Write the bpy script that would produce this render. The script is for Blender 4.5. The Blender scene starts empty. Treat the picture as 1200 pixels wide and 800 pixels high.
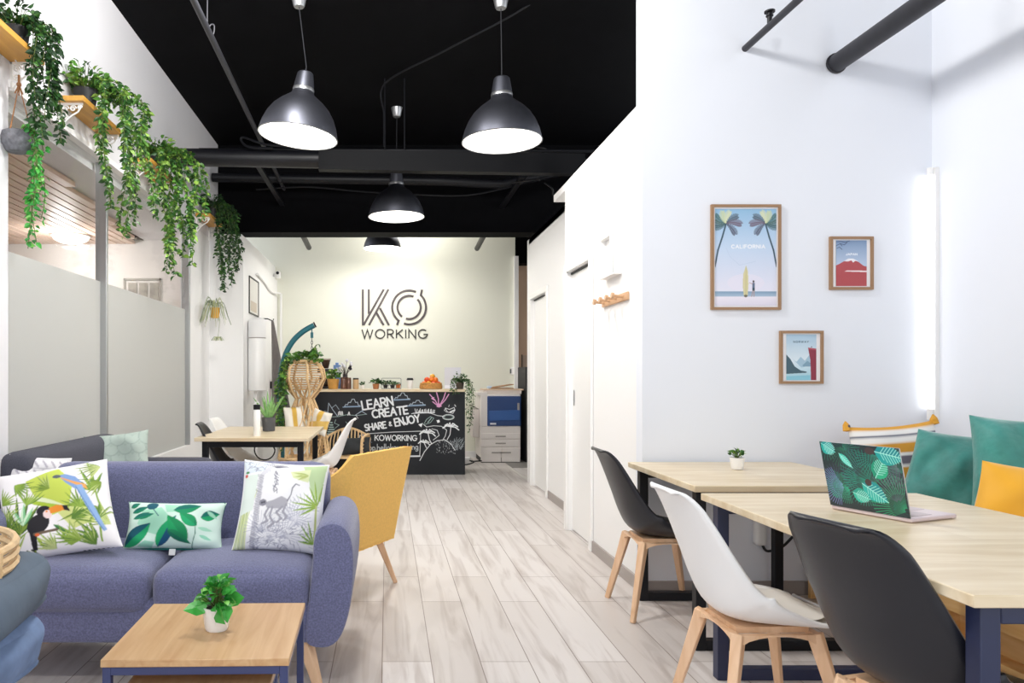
import bpy, math, random
import numpy as np
from mathutils import Vector, Matrix, Euler
SC = bpy.context.scene
COL = SC.collection
RND = random.Random(11)
PI = math.pi
F, VX, VY, EYE = 860.0, 454.0, 440.0, 1.2      # focal length in pixels, vanishing point, eye height

def at(px, py, Y):
    """the point that the photograph shows at (px, py) if it stands Y metres from the camera"""
    return Vector(((px - VX) * Y / F, Y, EYE - (py - VY) * Y / F))

def lin(h):
    h = h.lstrip('#')
    out = []
    for i in (0, 2, 4):
        c = int(h[i:i + 2], 16) / 255
        out.append(c / 12.92 if c <= .04045 else ((c + .055) / 1.055) ** 2.4)
    return tuple(out)

# ------------------------------------------------------------------ materials
MATS = {}
def mat(name, col, rough=.6, metal=0., noise=None, bump=None, emit=None, coat=0., sheen=0., spec=.5):
    """noise = (scale, amount), bump = (scale, strength); texture space is the object's own"""
    if name in MATS: return MATS[name]
    m = bpy.data.materials.new(name); m.use_nodes = True
    nt = m.node_tree; b = nt.nodes['Principled BSDF']
    c = lin(col) if isinstance(col, str) else col
    b.inputs['Base Color'].default_value = (*c, 1)
    b.inputs['Roughness'].default_value = rough
    b.inputs['Metallic'].default_value = metal
    b.inputs['Coat Weight'].default_value = coat; b.inputs['Specular IOR Level'].default_value = spec
    b.inputs['Sheen Weight'].default_value = sheen
    if emit:
        b.inputs['Emission Color'].default_value = (*emit[0], 1); b.inputs['Emission Strength'].default_value = emit[1]
    if noise or bump:
        tc = nt.nodes.new('ShaderNodeTexCoord')
    if noise:
        n = nt.nodes.new('ShaderNodeTexNoise'); n.inputs['Scale'].default_value = noise[0]; n.inputs['Detail'].default_value = 4
        nt.links.new(tc.outputs['Object'], n.inputs['Vector'])
        r = nt.nodes.new('ShaderNodeMapRange')
        r.inputs['To Min'].default_value = 1 - noise[1]; r.inputs['To Max'].default_value = 1 + noise[1]
        r.inputs['From Min'].default_value = .25; r.inputs['From Max'].default_value = .75
        nt.links.new(n.outputs['Fac'], r.inputs['Value'])
        mx = nt.nodes.new('ShaderNodeVectorMath'); mx.operation = 'SCALE'
        mx.inputs[0].default_value = c
        nt.links.new(r.outputs['Result'], mx.inputs['Scale'])
        nt.links.new(mx.outputs['Vector'], b.inputs['Base Color'])
    if bump:
        n2 = nt.nodes.new('ShaderNodeTexNoise'); n2.inputs['Scale'].default_value = bump[0]; n2.inputs['Detail'].default_value = 3
        nt.links.new(tc.outputs['Object'], n2.inputs['Vector'])
        bp = nt.nodes.new('ShaderNodeBump'); bp.inputs['Strength'].default_value = bump[1]; bp.inputs['Distance'].default_value = .01
        nt.links.new(n2.outputs['Fac'], bp.inputs['Height']); nt.links.new(bp.outputs['Normal'], b.inputs['Normal'])
    MATS[name] = m
    return m

def wood(name, c1, c2, axis='X', scale=1., rough=.45, stretch=14., joints=0):
    """grain runs along axis of the object; joints = width of the glued staves"""
    if name in MATS: return MATS[name]
    m = bpy.data.materials.new(name); m.use_nodes = True
    nt = m.node_tree; b = nt.nodes['Principled BSDF']; b.inputs['Roughness'].default_value = rough
    tc = nt.nodes.new('ShaderNodeTexCoord'); mp = nt.nodes.new('ShaderNodeMapping')
    s = [stretch, stretch, stretch]; s['XYZ'.index(axis)] = 1.2
    mp.inputs['Scale'].default_value = [k * scale for k in s]
    nt.links.new(tc.outputs['Object'], mp.inputs['Vector'])
    n = nt.nodes.new('ShaderNodeTexNoise'); n.inputs['Scale'].default_value = 2.2; n.inputs['Detail'].default_value = 6
    n.inputs['Distortion'].default_value = .6
    nt.links.new(mp.outputs['Vector'], n.inputs['Vector'])
    cr = nt.nodes.new('ShaderNodeValToRGB')
    cr.color_ramp.elements[0].position = .32; cr.color_ramp.elements[0].color = (*lin(c2), 1)
    cr.color_ramp.elements[1].position = .68; cr.color_ramp.elements[1].color = (*lin(c1), 1)
    nt.links.new(n.outputs['Fac'], cr.inputs['Fac'])
    out = cr.outputs['Color']
    if joints:
        mp2 = nt.nodes.new('ShaderNodeMapping')
        if axis == 'Y': mp2.inputs['Rotation'].default_value = (0, 0, PI / 2)
        nt.links.new(tc.outputs['Object'], mp2.inputs['Vector'])
        br = nt.nodes.new('ShaderNodeTexBrick'); br.inputs['Scale'].default_value = 1
        br.inputs['Brick Width'].default_value = .45; br.inputs['Row Height'].default_value = joints
        br.inputs['Mortar Size'].default_value = .0004
        br.inputs['Color1'].default_value = (1, 1, 1, 1); br.inputs['Color2'].default_value = (.9, .88, .84, 1)
        br.inputs['Mortar'].default_value = (.75, .7, .62, 1)
        nt.links.new(mp2.outputs['Vector'], br.inputs['Vector'])
        mm = nt.nodes.new('ShaderNodeMix'); mm.data_type = 'RGBA'; mm.blend_type = 'MULTIPLY'; mm.inputs['Factor'].default_value = .8
        nt.links.new(out, mm.inputs[6]); nt.links.new(br.outputs['Color'], mm.inputs[7]); out = mm.outputs[2]
    nt.links.new(out, b.inputs['Base Color'])
    MATS[name] = m
    return m

def painted(name, rough=.8, sheen=0.):
    """shows the pattern stored in the colour attribute of the mesh"""
    if name in MATS: return MATS[name]
    m = bpy.data.materials.new(name); m.use_nodes = True
    nt = m.node_tree; b = nt.nodes['Principled BSDF']; b.inputs['Roughness'].default_value = rough
    b.inputs['Sheen Weight'].default_value = sheen
    a = nt.nodes.new('ShaderNodeAttribute'); a.attribute_name = 'pattern'
    nt.links.new(a.outputs['Color'], b.inputs['Base Color'])
    MATS[name] = m
    return m

# ------------------------------------------------------------------ meshes
class MB:
    def __init__(s): s.v, s.f, s.m = [], [], []
    def add(s, vs, fs, mi=0, M=None):
        o = len(s.v)
        for p in vs:
            p = Vector(p)
            s.v.append(M @ p if M else p)
        for f in fs: s.f.append([i + o for i in f]); s.m.append(mi)
        return s
    def box(s, x0, x1, y0, y1, z0, z1, mi=0, M=None):
        v = [(x, y, z) for z in (z0, z1) for y in (y0, y1) for x in (x0, x1)]
        return s.add(v, [(0, 2, 3, 1), (4, 5, 7, 6), (0, 1, 5, 4), (2, 6, 7, 3), (0, 4, 6, 2), (1, 3, 7, 5)], mi, M)
    def bar(s, p, q, w, h, w2=None, h2=None, up=(0, 0, 1), mi=0):
        """a bar of rectangular section from p to q"""
        p, q = Vector(p), Vector(q); d = (q - p).normalized(); up = Vector(up)
        if abs(d.dot(up)) > .98: up = Vector((0, 1, 0))
        a = d.cross(up).normalized(); b = a.cross(d).normalized()
        w2 = w if w2 is None else w2; h2 = h if h2 is None else h2
        v = []
        for c, ww, hh in ((p, w, h), (q, w2, h2)):
            v += [c + a * (i * ww / 2) + b * (j * hh / 2) for i, j in ((-1, -1), (1, -1), (1, 1), (-1, 1))]
        return s.add(v, [(0, 1, 2, 3), (7, 6, 5, 4), (0, 4, 5, 1), (1, 5, 6, 2), (2, 6, 7, 3), (3, 7, 4, 0)], mi)
    def tube(s, pts, r, n=8, mi=0, caps=True, closed=False):
        pts = [Vector(p) for p in pts]; k = len(pts)
        rr = r if isinstance(r, (list, tuple)) else [r] * k
        tg = []
        for i in range(k):
            a = pts[(i - 1) % k] if (closed or i) else pts[0]
            b = pts[(i + 1) % k] if (closed or i < k - 1) else pts[-1]
            tg.append((b - a).normalized())
        up = Vector((0, 0, 1)) if abs(tg[0].z) < .9 else Vector((1, 0, 0))
        a = tg[0].cross(up).normalized(); vs = []
        for i in range(k):
            a = (a - tg[i] * a.dot(tg[i])).normalized(); b = tg[i].cross(a)
            vs += [pts[i] + (a * math.cos(2 * PI * j / n) + b * math.sin(2 * PI * j / n)) * rr[i] for j in range(n)]
        fs = []
        for i in range(k if closed else k - 1):
            i2 = (i + 1) % k
            fs += [(i * n + j, i * n + (j + 1) % n, i2 * n + (j + 1) % n, i2 * n + j) for j in range(n)]
        if caps and not closed: fs += [tuple(range(n))[::-1], tuple(range((k - 1) * n, k * n))]
        return s.add(vs, fs, mi)
    def cyl(s, p, q, r, n=20, mi=0, r2=None):
        return s.tube([p, q], [r, r if r2 is None else r2], n, mi)
    def lathe(s, prof, n=24, c=(0, 0, 0), mi=0, M=None, closed=False, caps=True):
        vs = []; k = len(prof); c = Vector(c)
        for r, z in prof:
            vs += [c + Vector((r * math.cos(2 * PI * j / n), r * math.sin(2 * PI * j / n), z)) for j in range(n)]
        fs = [(i * n + j, i * n + (j + 1) % n, (i + 1) * n + (j + 1) % n, (i + 1) * n + j) for i in range(k - 1) for j in range(n)]
        if closed: fs += [((k - 1) * n + j, (k - 1) * n + (j + 1) % n, (j + 1) % n, j) for j in range(n)]
        elif caps:
            if prof[0][0] > 1e-6: fs.append(tuple(range(n))[::-1])
            if prof[-1][0] > 1e-6: fs.append(tuple(range((k - 1) * n, k * n)))
        return s.add(vs, fs, mi, M)
    def ball(s, c, r, n=14, mi=0, sz=1.):
        return s.lathe([(max(1e-4, r * math.sin(PI * i / 8)), -r * sz * math.cos(PI * i / 8)) for i in range(9)], n, c, mi)
    def prism(s, poly, y0, y1, mi=0, M=None):
        """polygon in x, z pushed along y"""
        n = len(poly)
        v = [(x, y0, z) for x, z in poly] + [(x, y1, z) for x, z in poly]
        fs = [tuple(range(n)), tuple(range(n, 2 * n))[::-1]] + [(i, i + n, (i + 1) % n + n, (i + 1) % n) for i in range(n)]
        return s.add(v, fs, mi, M)
    def strip(s, pts, w, y0, y1, mi=0):
        """a flat stroke of width w along pts (x, z), pushed along y"""
        P = [Vector((x, z)) for x, z in pts]; L, Rr = [], []
        for i, p in enumerate(P):
            a = (P[i] - P[i - 1]).normalized() if i else (P[1] - P[0]).normalized()
            b = (P[i + 1] - P[i]).normalized() if i < len(P) - 1 else a
            na, nb = Vector((-a.y, a.x)), Vector((-b.y, b.x)); nn = na + nb
            nn = nn.normalized() if nn.length > 1e-6 else na
            nn = nn / max(.34, nn.dot(na))
            L.append(p + nn * w / 2); Rr.append(p - nn * w / 2)
        k = len(P); v = []
        for y in (y0, y1): v += [(q.x, y, q.y) for q in L] + [(q.x, y, q.y) for q in Rr]
        fs = []
        for i in range(k - 1):
            fs += [(i, i + 1, k + i + 1, k + i), (2 * k + i, 3 * k + i, 3 * k + i + 1, 2 * k + i + 1),
                   (i, 2 * k + i, 2 * k + i + 1, i + 1), (k + i, k + i + 1, 3 * k + i + 1, 3 * k + i)]
        fs += [(0, k, 3 * k, 2 * k), (k - 1, 3 * k - 1, 4 * k - 1, 2 * k - 1)]
        return s.add(v, fs, mi)
    def grid(s, P, mi=0, flip=False):
        n, m = len(P), len(P[0])
        fs = [(i * m + j, (i + 1) * m + j, (i + 1) * m + j + 1, i * m + j + 1) for i in range(n - 1) for j in range(m - 1)]
        if flip: fs = [f[::-1] for f in fs]
        return s.add([p for r in P for p in r], fs, mi)
    def soft(s, sx, sy, sz, r, c=(0, 0, 0), bulge=(0, 0, 0), n=12, mi=0, M=None):
        """a rounded upholstery block centred at c; bulge swells its faces"""
        hs = (sx / 2, sy / 2, sz / 2); r = min(r, min(hs) * .999)
        ts = [-math.cos(PI * i / n) for i in range(n + 1)]
        ts = [(t + 1.2 * math.sin(PI / 2 * t)) / 2.2 for t in ts]
        idx, vs, fs = {}, [], []
        def vert(p):
            k = tuple(round(q, 5) for q in p)
            if k not in idx:
                w = [p[i] * hs[i] for i in range(3)]
                q = [max(-(hs[i] - r), min(hs[i] - r, w[i])) for i in range(3)]
                d = Vector([w[i] - q[i] for i in range(3)])
                if d.length > 1e-9: d = d.normalized() * r
                o = Vector(q) + d
                for i in range(3):
                    a, b = p[(i + 1) % 3], p[(i + 2) % 3]
                    o[i] += bulge[i] * (1 - a * a) * (1 - b * b) * (p[i] if abs(p[i]) > .99 else 0)
                idx[k] = len(vs); vs.append(o + Vector(c))
            return idx[k]
        for ax in range(3):
            for sg in (-1, 1):
                for i in range(n):
                    for j in range(n):
                        qd = []
                        for a, b in ((i, j), (i + 1, j), (i + 1, j + 1), (i, j + 1)):
                            p = [0, 0, 0]; p[ax] = sg; p[(ax + 1) % 3] = ts[a]; p[(ax + 2) % 3] = ts[b]
                            qd.append(vert(p))
                        fs.append(tuple(qd if sg > 0 else qd[::-1]))
        return s.add(vs, fs, mi, M)
    def build(s, name, mats, parent=None, bevel=0, smooth=True, ang=35, sub=0, solid=0, segs=2):
        me = bpy.data.meshes.new(name)
        me.from_pydata([tuple(p) for p in s.v], [], s.f)
        for m in (mats if isinstance(mats, (list, tuple)) else [mats]): me.materials.append(m)
        me.polygons.foreach_set('material_index', s.m)
        me.polygons.foreach_set('use_smooth', [smooth] * len(s.f))
        if smooth and ang < 180: me.set_sharp_from_angle(angle=math.radians(ang))
        me.update()
        o = bpy.data.objects.new(name, me); COL.objects.link(o)
        if parent: o.parent = parent
        if solid:
            md = o.modifiers.new('solid', 'SOLIDIFY'); md.thickness = solid; md.offset = 0
        if bevel:
            md = o.modifiers.new('bevel', 'BEVEL'); md.width = bevel; md.segments = segs; md.limit_method = 'ANGLE'; md.angle_limit = math.radians(40)
        if sub:
            md = o.modifiers.new('sub', 'SUBSURF'); md.levels = sub; md.render_levels = sub
        return o

def tag(o, label, cat, group=None, kind=None):
    if label: o['label'] = label
    if cat: o['category'] = cat
    if group: o['group'] = group
    if kind: o['kind'] = kind
    return o

def thing(name, label, cat, loc=(0, 0, 0), rotz=0, group=None):
    o = bpy.data.objects.new(name, None); COL.objects.link(o)
    o.empty_display_size = .1
    o.location = loc; o.rotation_euler = (0, 0, rotz)
    return tag(o, label, cat, group)

def place(o, loc, rot=(0, 0, 0)):
    o.location = loc; o.rotation_euler = rot
    return o

def struct(o, label=None):
    o['kind'] = 'structure'
    if label: o['label'] = label
    return o

def copy_thing(root, loc, rotz, label, group=None):
    r = root.copy(); COL.objects.link(r); r.location = loc; r.rotation_euler = (0, 0, rotz); r['label'] = label
    if group: r['group'] = group
    for ch in list(root.children):
        c = ch.copy(); COL.objects.link(c); c.parent = r
        for g in list(ch.children):
            d = g.copy(); COL.objects.link(d); d.parent = c
    return r

def smooth_path(pts, k=8, closed=False):
    """Catmull-Rom through pts"""
    P = [Vector(p) for p in pts]; n = len(P); out = []
    for i in range(n if closed else n - 1):
        if closed: a, b, c, d = P[(i - 1) % n], P[i], P[(i + 1) % n], P[(i + 2) % n]
        else: a, b, c, d = P[max(i - 1, 0)], P[i], P[i + 1], P[min(i + 2, n - 1)]
        for j in range(k):
            t = j / k
            out.append(.5 * ((2 * b) + (c - a) * t + (2 * a - 5 * b + 4 * c - d) * t * t + (3 * b - a - 3 * c + d) * t ** 3))
    if not closed: out.append(P[-1])
    return out

# ------------------------------------------------------------------ pattern painter
class Canvas:
    """W x H units, origin at the top left, y down; res pixels per unit"""
    def __init__(s, W, H, res, bg):
        s.W, s.H, s.res = W, H, res
        s.a = np.ones((max(2, int(H * res)), max(2, int(W * res)), 3)) * np.array(lin(bg))
    def _win(s, x0, x1, y0, y1):
        h, w = s.a.shape[:2]
        i0, i1 = max(0, int(y0 * s.res) - 1), min(h, int(y1 * s.res) + 2)
        j0, j1 = max(0, int(x0 * s.res) - 1), min(w, int(x1 * s.res) + 2)
        if i0 >= i1 or j0 >= j1: return None
        yy, xx = np.mgrid[i0:i1, j0:j1]
        return i0, i1, j0, j1, (xx + .5) / s.res, (yy + .5) / s.res
    def _mix(s, w, mask, col, op):
        i0, i1, j0, j1 = w[:4]; reg = s.a[i0:i1, j0:j1]; k = (mask * op)[..., None]
        s.a[i0:i1, j0:j1] = reg * (1 - k) + np.array(lin(col)) * k
    def poly(s, pts, col, op=1.):
        xs, ys = [p[0] for p in pts], [p[1] for p in pts]
        w = s._win(min(xs), max(xs), min(ys), max(ys))
        if not w: return
        X, Y = w[4], w[5]; ins = np.zeros(X.shape, bool); n = len(pts)
        for i in range(n):
            x1, y1 = pts[i]; x2, y2 = pts[(i + 1) % n]
            if y1 == y2: continue
            c = ((y1 > Y) != (y2 > Y)) & (X < (x2 - x1) * (Y - y1) / (y2 - y1) + x1)
            ins ^= c
        s._mix(w, ins.astype(float), col, op)
    def ell(s, cx, cy, rx, ry, col, op=1., ang=0.):
        r = max(rx, ry); w = s._win(cx - r, cx + r, cy - r, cy + r)
        if not w: return
        c, sn = math.cos(ang), math.sin(ang); X, Y = w[4] - cx, w[5] - cy
        s._mix(w, ((((X * c + Y * sn) / rx) ** 2 + ((-X * sn + Y * c) / ry) ** 2) < 1).astype(float), col, op)
    def line(s, pts, wd, col, op=1., taper=None):
        k = len(pts) - 1
        for i in range(k):
            (x1, y1), (x2, y2) = pts[i], pts[i + 1]
            a = wd if taper is None else wd + (taper - wd) * i / max(1, k)
            r = max(a / 2, .45 / s.res)
            w = s._win(min(x1, x2) - r, max(x1, x2) + r, min(y1, y2) - r, max(y1, y2) + r)
            if not w: continue
            dx, dy = x2 - x1, y2 - y1; L2 = dx * dx + dy * dy + 1e-12
            t = np.clip(((w[4] - x1) * dx + (w[5] - y1) * dy) / L2, 0, 1)
            d = np.hypot(w[4] - x1 - t * dx, w[5] - y1 - t * dy)
            s._mix(w, np.clip((r - d) * s.res + .5, 0, 1), col, op)
    def grad(s, y0, y1, c0, c1, x0=None, x1=None):
        x0 = 0 if x0 is None else x0; x1 = s.W if x1 is None else x1
        w = s._win(x0, x1, y0, y1)
        t = np.clip((w[5] - y0) / (y1 - y0), 0, 1)[..., None]
        ok = ((w[4] >= x0) & (w[4] <= x1) & (w[5] >= y0) & (w[5] <= y1))[..., None]
        reg = s.a[w[0]:w[1], w[2]:w[3]]
        s.a[w[0]:w[1], w[2]:w[3]] = np.where(ok, np.array(lin(c0)) * (1 - t) + np.array(lin(c1)) * t, reg)
    def leaf(s, x, y, ang, L, wd, col, col2=None, rib=None):
        c, sn = math.cos(ang), math.sin(ang); A, B = [], []
        for i in range(11):
            t = i / 10; h = wd / 2 * math.sin(PI * t ** .8) 
            A.append((x + c * L * t - sn * h, y + sn * L * t + c * h)); B.append((x + c * L * t + sn * h, y + sn * L * t - c * h))
        s.poly(A + B[::-1], col)
        if col2: s.poly(A + [(x + c * L, y + sn * L), (x, y)], col2)
        if rib: s.line([(x, y), (x + c * L, y + sn * L)], L * .03, rib)
    def frond(s, x, y, ang, L, n, col, bend=.5, wd=.03, side=.45):
        """a palm frond: a bent rib with leaflets to both sides"""
        px, py, a = x, y, ang; pts = [(px, py)]
        for i in range(n):
            px += math.cos(a) * L / n; py += math.sin(a) * L / n; a += bend / n; pts.append((px, py))
            l = L * side * math.sin(PI * (.12 + .8 * i / n))
            for sg in (-1, 1):
                q = a + sg * .75
                s.line([(px, py), (px + math.cos(q) * l, py + math.sin(q) * l)], L * wd, col)
        s.line(pts, L * wd * .8, col)
    def fan(s, x, y, ang, L, n, spread, col, wd=.03, bend=.3):
        for i in range(n):
            a = ang + spread * (i / (n - 1) - .5); l = L * (.75 + .25 * math.cos(3 * (i / (n - 1) - .5))); b = bend * (i / (n - 1) - .5) * 2
            s.line([(x + math.cos(a) * l * .08, y + math.sin(a) * l * .08), (x + math.cos(a) * l * .5, y + math.sin(a) * l * .5), (x + math.cos(a + b * .3) * l, y + math.sin(a + b * .3) * l)], L * wd * .3, col, taper=L * wd * 1.3)
    def arc(s, cx, cy, r, a0, a1, wd, col, ry=None):
        ry = ry or r; k = 16
        s.line([(cx + r * math.cos(a0 + (a1 - a0) * i / k), cy + ry * math.sin(a0 + (a1 - a0) * i / k)) for i in range(k + 1)], wd, col)
    def sample(s, u, v):
        """colour at u right, v up, both 0..1"""
        h, w = s.a.shape[:2]
        i, j = min(h - 2, max(1, int((1 - v) * h))), min(w - 2, max(1, int(u * w)))
        return s.a[i - 1:i + 2, j - 1:j + 2].mean((0, 1))

def set_pattern(me, cols):
    a = me.color_attributes.new('pattern', 'FLOAT_COLOR', 'POINT')
    a.data.foreach_set('color', np.concatenate([np.asarray(cols), np.ones((len(cols), 1))], 1).astype(np.float32).ravel())

def panel(cv, w, h, n=None):
    """a flat grid w x h in x, z (origin at its bottom left, facing -y) carrying the canvas cv"""
    nh, nw = cv.a.shape[:2]
    mb = MB(); cols = []
    P = []
    for i in range(nh):
        row = []
        for j in range(nw):
            row.append((w * j / (nw - 1), 0, h * (1 - i / (nh - 1)))); cols.append(cv.a[i, j])
        P.append(row)
    mb.grid(P)
    return mb, cols

# ------------------------------------------------------------------ single-stroke lettering (unit height 1, y up)
def _arc(cx, cy, rx, ry, a0, a1, k=10):
    return [(cx + rx * math.cos(math.radians(a0 + (a1 - a0) * i / k)), cy + ry * math.sin(math.radians(a0 + (a1 - a0) * i / k))) for i in range(k + 1)]
GL = {
 'A': (.8, [[(0, 0), (.4, 1), (.8, 0)], [(.14, .35), (.66, .35)]]),
 'C': (.8, [_arc(.45, .5, .45, .5, 48, 312)]),
 'E': (.58, [[(.58, 1), (0, 1), (0, 0), (.58, 0)], [(0, .52), (.5, .52)]]),
 'F': (.55, [[(.55, 1), (0, 1), (0, 0)], [(0, .52), (.48, .52)]]),
 'G': (.9, [_arc(.48, .5, .48, .5, 45, 330) + [(.95, .45), (.55, .45)]]),
 'H': (.7, [[(0, 0), (0, 1)], [(.7, 0), (.7, 1)], [(0, .5), (.7, .5)]]),
 'I': (.05, [[(.02, 0), (.02, 1)]]),
 'J': (.5, [[(.5, 1), (.5, .25)] + _arc(.25, .25, .25, .25, 0, -180)]),
 'K': (.68, [[(0, 0), (0, 1)], [(.66, 1), (0, .42)], [(.2, .6), (.7, 0)]]),
 'L': (.55, [[(0, 1), (0, 0), (.55, 0)]]),
 'M': (.9, [[(0, 0), (.1, 1), (.45, .3), (.8, 1), (.9, 0)]]),
 'N': (.72, [[(0, 0), (0, 1), (.72, 0), (.72, 1)]]),
 'O': (.98, [_arc(.49, .5, .49, .5, 0, 360, 20)]),
 'P': (.6, [[(0, 0), (0, 1)] + _arc(.3, .75, .3, .25, 90, -90) + [(0, .5)]]),
 'R': (.65, [[(0, 0), (0, 1)] + _arc(.32, .74, .3, .26, 90, -90) + [(0, .48)], [(.3, .48), (.65, 0)]]),
 'S': (.6, [_arc(.3, .75, .28, .25, 45, 270, 9) + _arc(.3, .25, .3, .25, 90, -140, 9)]),
 'T': (.7, [[(0, 1), (.7, 1)], [(.35, 1), (.35, 0)]]),
 'W': (1.15, [[(0, 1), (.29, 0), (.575, .95), (.86, 0), (1.15, 1)]]),
 'Y': (.75, [[(0, 1), (.37, .48), (.75, 1)], [(.37, .48), (.37, 0)]]),
 '&': (.7, [[(.7, 0), (.15, .75)] + _arc(.33, .8, .18, .2, 180, 0, 6) + [(.1, .35)] + _arc(.3, .22, .24, .22, 150, 350, 8)]),
 'a': (.48, [_arc(.24, .26, .24, .26, 0, 360, 12), [(.48, .5), (.48, 0)]]),
 'e': (.5, [[(.02, .27), (.5, .27)] + _arc(.26, .26, .25, .26, 0, 310, 12)]),
 'f': (.3, [_arc(.3, .8, .16, .2, 60, 180, 6) + [(.14, 0)], [(0, .52), (.32, .52)]]),
 'g': (.48, [_arc(.24, .26, .24, .26, 0, 360, 12), [(.48, .5), (.48, -.1)] + _arc(.24, -.1, .24, .2, 0, -150, 6)]),
 'h': (.45, [[(0, 0), (0, 1)], [(0, .3)] + _arc(.22, .3, .22, .22, 150, 0, 6) + [(.45, 0)]]),
 'i': (.05, [[(.02, 0), (.02, .5)], [(.02, .7), (.02, .74)]]),
 'k': (.42, [[(0, 0), (0, 1)], [(.4, .52), (0, .22)], [(.14, .32), (.42, 0)]]),
 'l': (.08, [[(.03, 1), (.03, 0)]]),
 'n': (.45, [[(0, 0), (0, .5)], [(0, .3)] + _arc(.22, .3, .22, .22, 150, 0, 6) + [(.45, 0)]]),
 'o': (.5, [_arc(.25, .26, .25, .26, 0, 360, 12)]),
 'p': (.48, [[(0, .5), (0, -.3)], _arc(.24, .26, .24, .26, 0, 360, 12)]),
 'r': (.3, [[(0, 0), (0, .5)], [(0, .3)] + _arc(.2, .3, .2, .22, 150, 50, 4)]),
 'w': (.65, [[(0, .5), (.16, 0), (.32, .48), (.48, 0), (.65, .5)]]),
 '.': (.06, [[(.03, 0), (.03, .05)]]),
 ' ': (.35, []),
}
def strokes(text, h, gap=.22):
    """polylines of text, baseline at 0, and its width"""
    x, out = 0., []
    for ch in text:
        w, st = GL[ch]
        for s_ in st: out.append([((x + a) * h, b * h) for a, b in s_])
        x += w + gap
    return out, (x - gap) * h
def write(cv, text, x, y, h, wd, col, ang=0., gap=.22, width=None, jit=0.):
    st, w = strokes(text, h, gap); k = (width / w) if width else 1
    c, s_ = math.cos(ang), math.sin(ang)
    for p in st:
        q = [(a * k, -b) for a, b in p]
        if jit: q = [(a + RND.uniform(-jit, jit), b + RND.uniform(-jit, jit)) for a, b in q]
        cv.line([(x + a * c - b * s_, y + a * s_ + b * c) for a, b in q], wd, col)
# ================================================================== the setting
white = mat('white paint', '#f2f2f2', .7)
white_cool = mat('cool white paint', '#e9edf5', .7)
white_gloss = mat('white lacquer', '#f4f4f3', .35)
cream = mat('pale green paint', '#e9eadd', .7)
tan = mat('tan paint', '#cfae97', .8)
black_paint = mat('black paint', '#08080b', .8, noise=(6, .25), spec=.08)
black_metal = mat('black steel', '#131419', .45, spec=.3)
skirting = mat('grey skirting', '#a79f9b', .5)

def floor_material():
    m = bpy.data.materials.new('laminate planks'); m.use_nodes = True
    nt = m.node_tree; b = nt.nodes['Principled BSDF']
    tc = nt.nodes.new('ShaderNodeTexCoord'); mp = nt.nodes.new('ShaderNodeMapping')
    mp.inputs['Rotation'].default_value = (0, 0, PI / 2); mp.inputs['Location'].default_value = (0, .022, 0)
    nt.links.new(tc.outputs['Object'], mp.inputs['Vector'])
    br = nt.nodes.new('ShaderNodeTexBrick'); br.inputs['Scale'].default_value = 1.; br.offset = .37
    br.inputs['Brick Width'].default_value = 1.3; br.inputs['Row Height'].default_value = .206
    br.inputs['Mortar Size'].default_value = .0022; br.inputs['Bias'].default_value = 0.
    br.inputs['Color1'].default_value = (*lin('#ddd8d6'), 1); br.inputs['Color2'].default_value = (*lin('#cbc4c0'), 1)
    br.inputs['Mortar'].default_value = (*lin('#8d817a'), 1)
    nt.links.new(mp.outputs['Vector'], br.inputs['Vector'])
    mp2 = nt.nodes.new('ShaderNodeMapping'); mp2.inputs['Scale'].default_value = (9, .75, 1)
    nt.links.new(tc.outputs['Object'], mp2.inputs['Vector'])
    n = nt.nodes.new('ShaderNodeTexNoise'); n.inputs['Scale'].default_value = 1.7; n.inputs['Detail'].default_value = 7; n.inputs['Distortion'].default_value = .9
    nt.links.new(mp2.outputs['Vector'], n.inputs['Vector'])
    cr = nt.nodes.new('ShaderNodeValToRGB')
    cr.color_ramp.elements[0].position = .3; cr.color_ramp.elements[0].color = (*lin('#b3a69f'), 1)
    cr.color_ramp.elements[1].position = .52; cr.color_ramp.elements[1].color = (1, 1, 1, 1)
    nt.links.new(n.outputs['Fac'], cr.inputs['Fac'])
    mx = nt.nodes.new('ShaderNodeMix'); mx.data_type = 'RGBA'; mx.blend_type = 'MULTIPLY'; mx.inputs['Factor'].default_value = .48
    nt.links.new(br.outputs['Color'], mx.inputs[6]); nt.links.new(cr.outputs['Color'], mx.inputs[7])
    nt.links.new(mx.outputs[2], b.inputs['Base Color'])
    b.inputs['Roughness'].default_value = .38; b.inputs['Specular IOR Level'].default_value = .35
    return m

def slab(name, boxes, m, bevel=0):
    mb = MB()
    for bx in boxes: mb.box(*bx)
    return struct(mb.build(name, m, smooth=False, bevel=bevel))

ZC = 3.92
slab('floor', [(-5.2, 3.2, -2.5, 11.9, -.1, 0)], floor_material())
slab('floor_tiles', [(1.62, 3.05, 9.55, 11.7, 0, .006)], mat('grey floor tiles', '#83807c', .5, noise=(3, .2)))
st_ = MB().bar(at(595, 546, 9.75), at(620, 564, 8.35), .035, .01)
struct(st_.build('trim_threshold', mat('brushed threshold', '#d9d6d0', .4)))
slab('ceiling', [(-2.12, 3.12, -1.6, 11.9, ZC, ZC + .1)], black_paint)
slab('wall_left', [(-2.1, -2.0, 3.87, 8.75, 2.74, ZC), (-2.1, -2.0, 1.2, 3.87, 0, ZC)], mat('left wall paint', '#e4e4e8', .75))
slab('wall_left_pillar', [(-2.1, -1.62, 8.25, 10.85, 0, 2.60), (-2.1, -1.65, 8.30, 10.85, 2.60, 2.80), (-2.1, -2.0, 7.45, 8.25, 0, 2.745)], white)
slab('wall_back', [(-2.1, 1.88, 10.8, 10.92, 0, ZC)], cream)
slab('trim_back', [(1.86, 1.92, 10.74, 10.94, 0, 2.95)], white)
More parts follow.
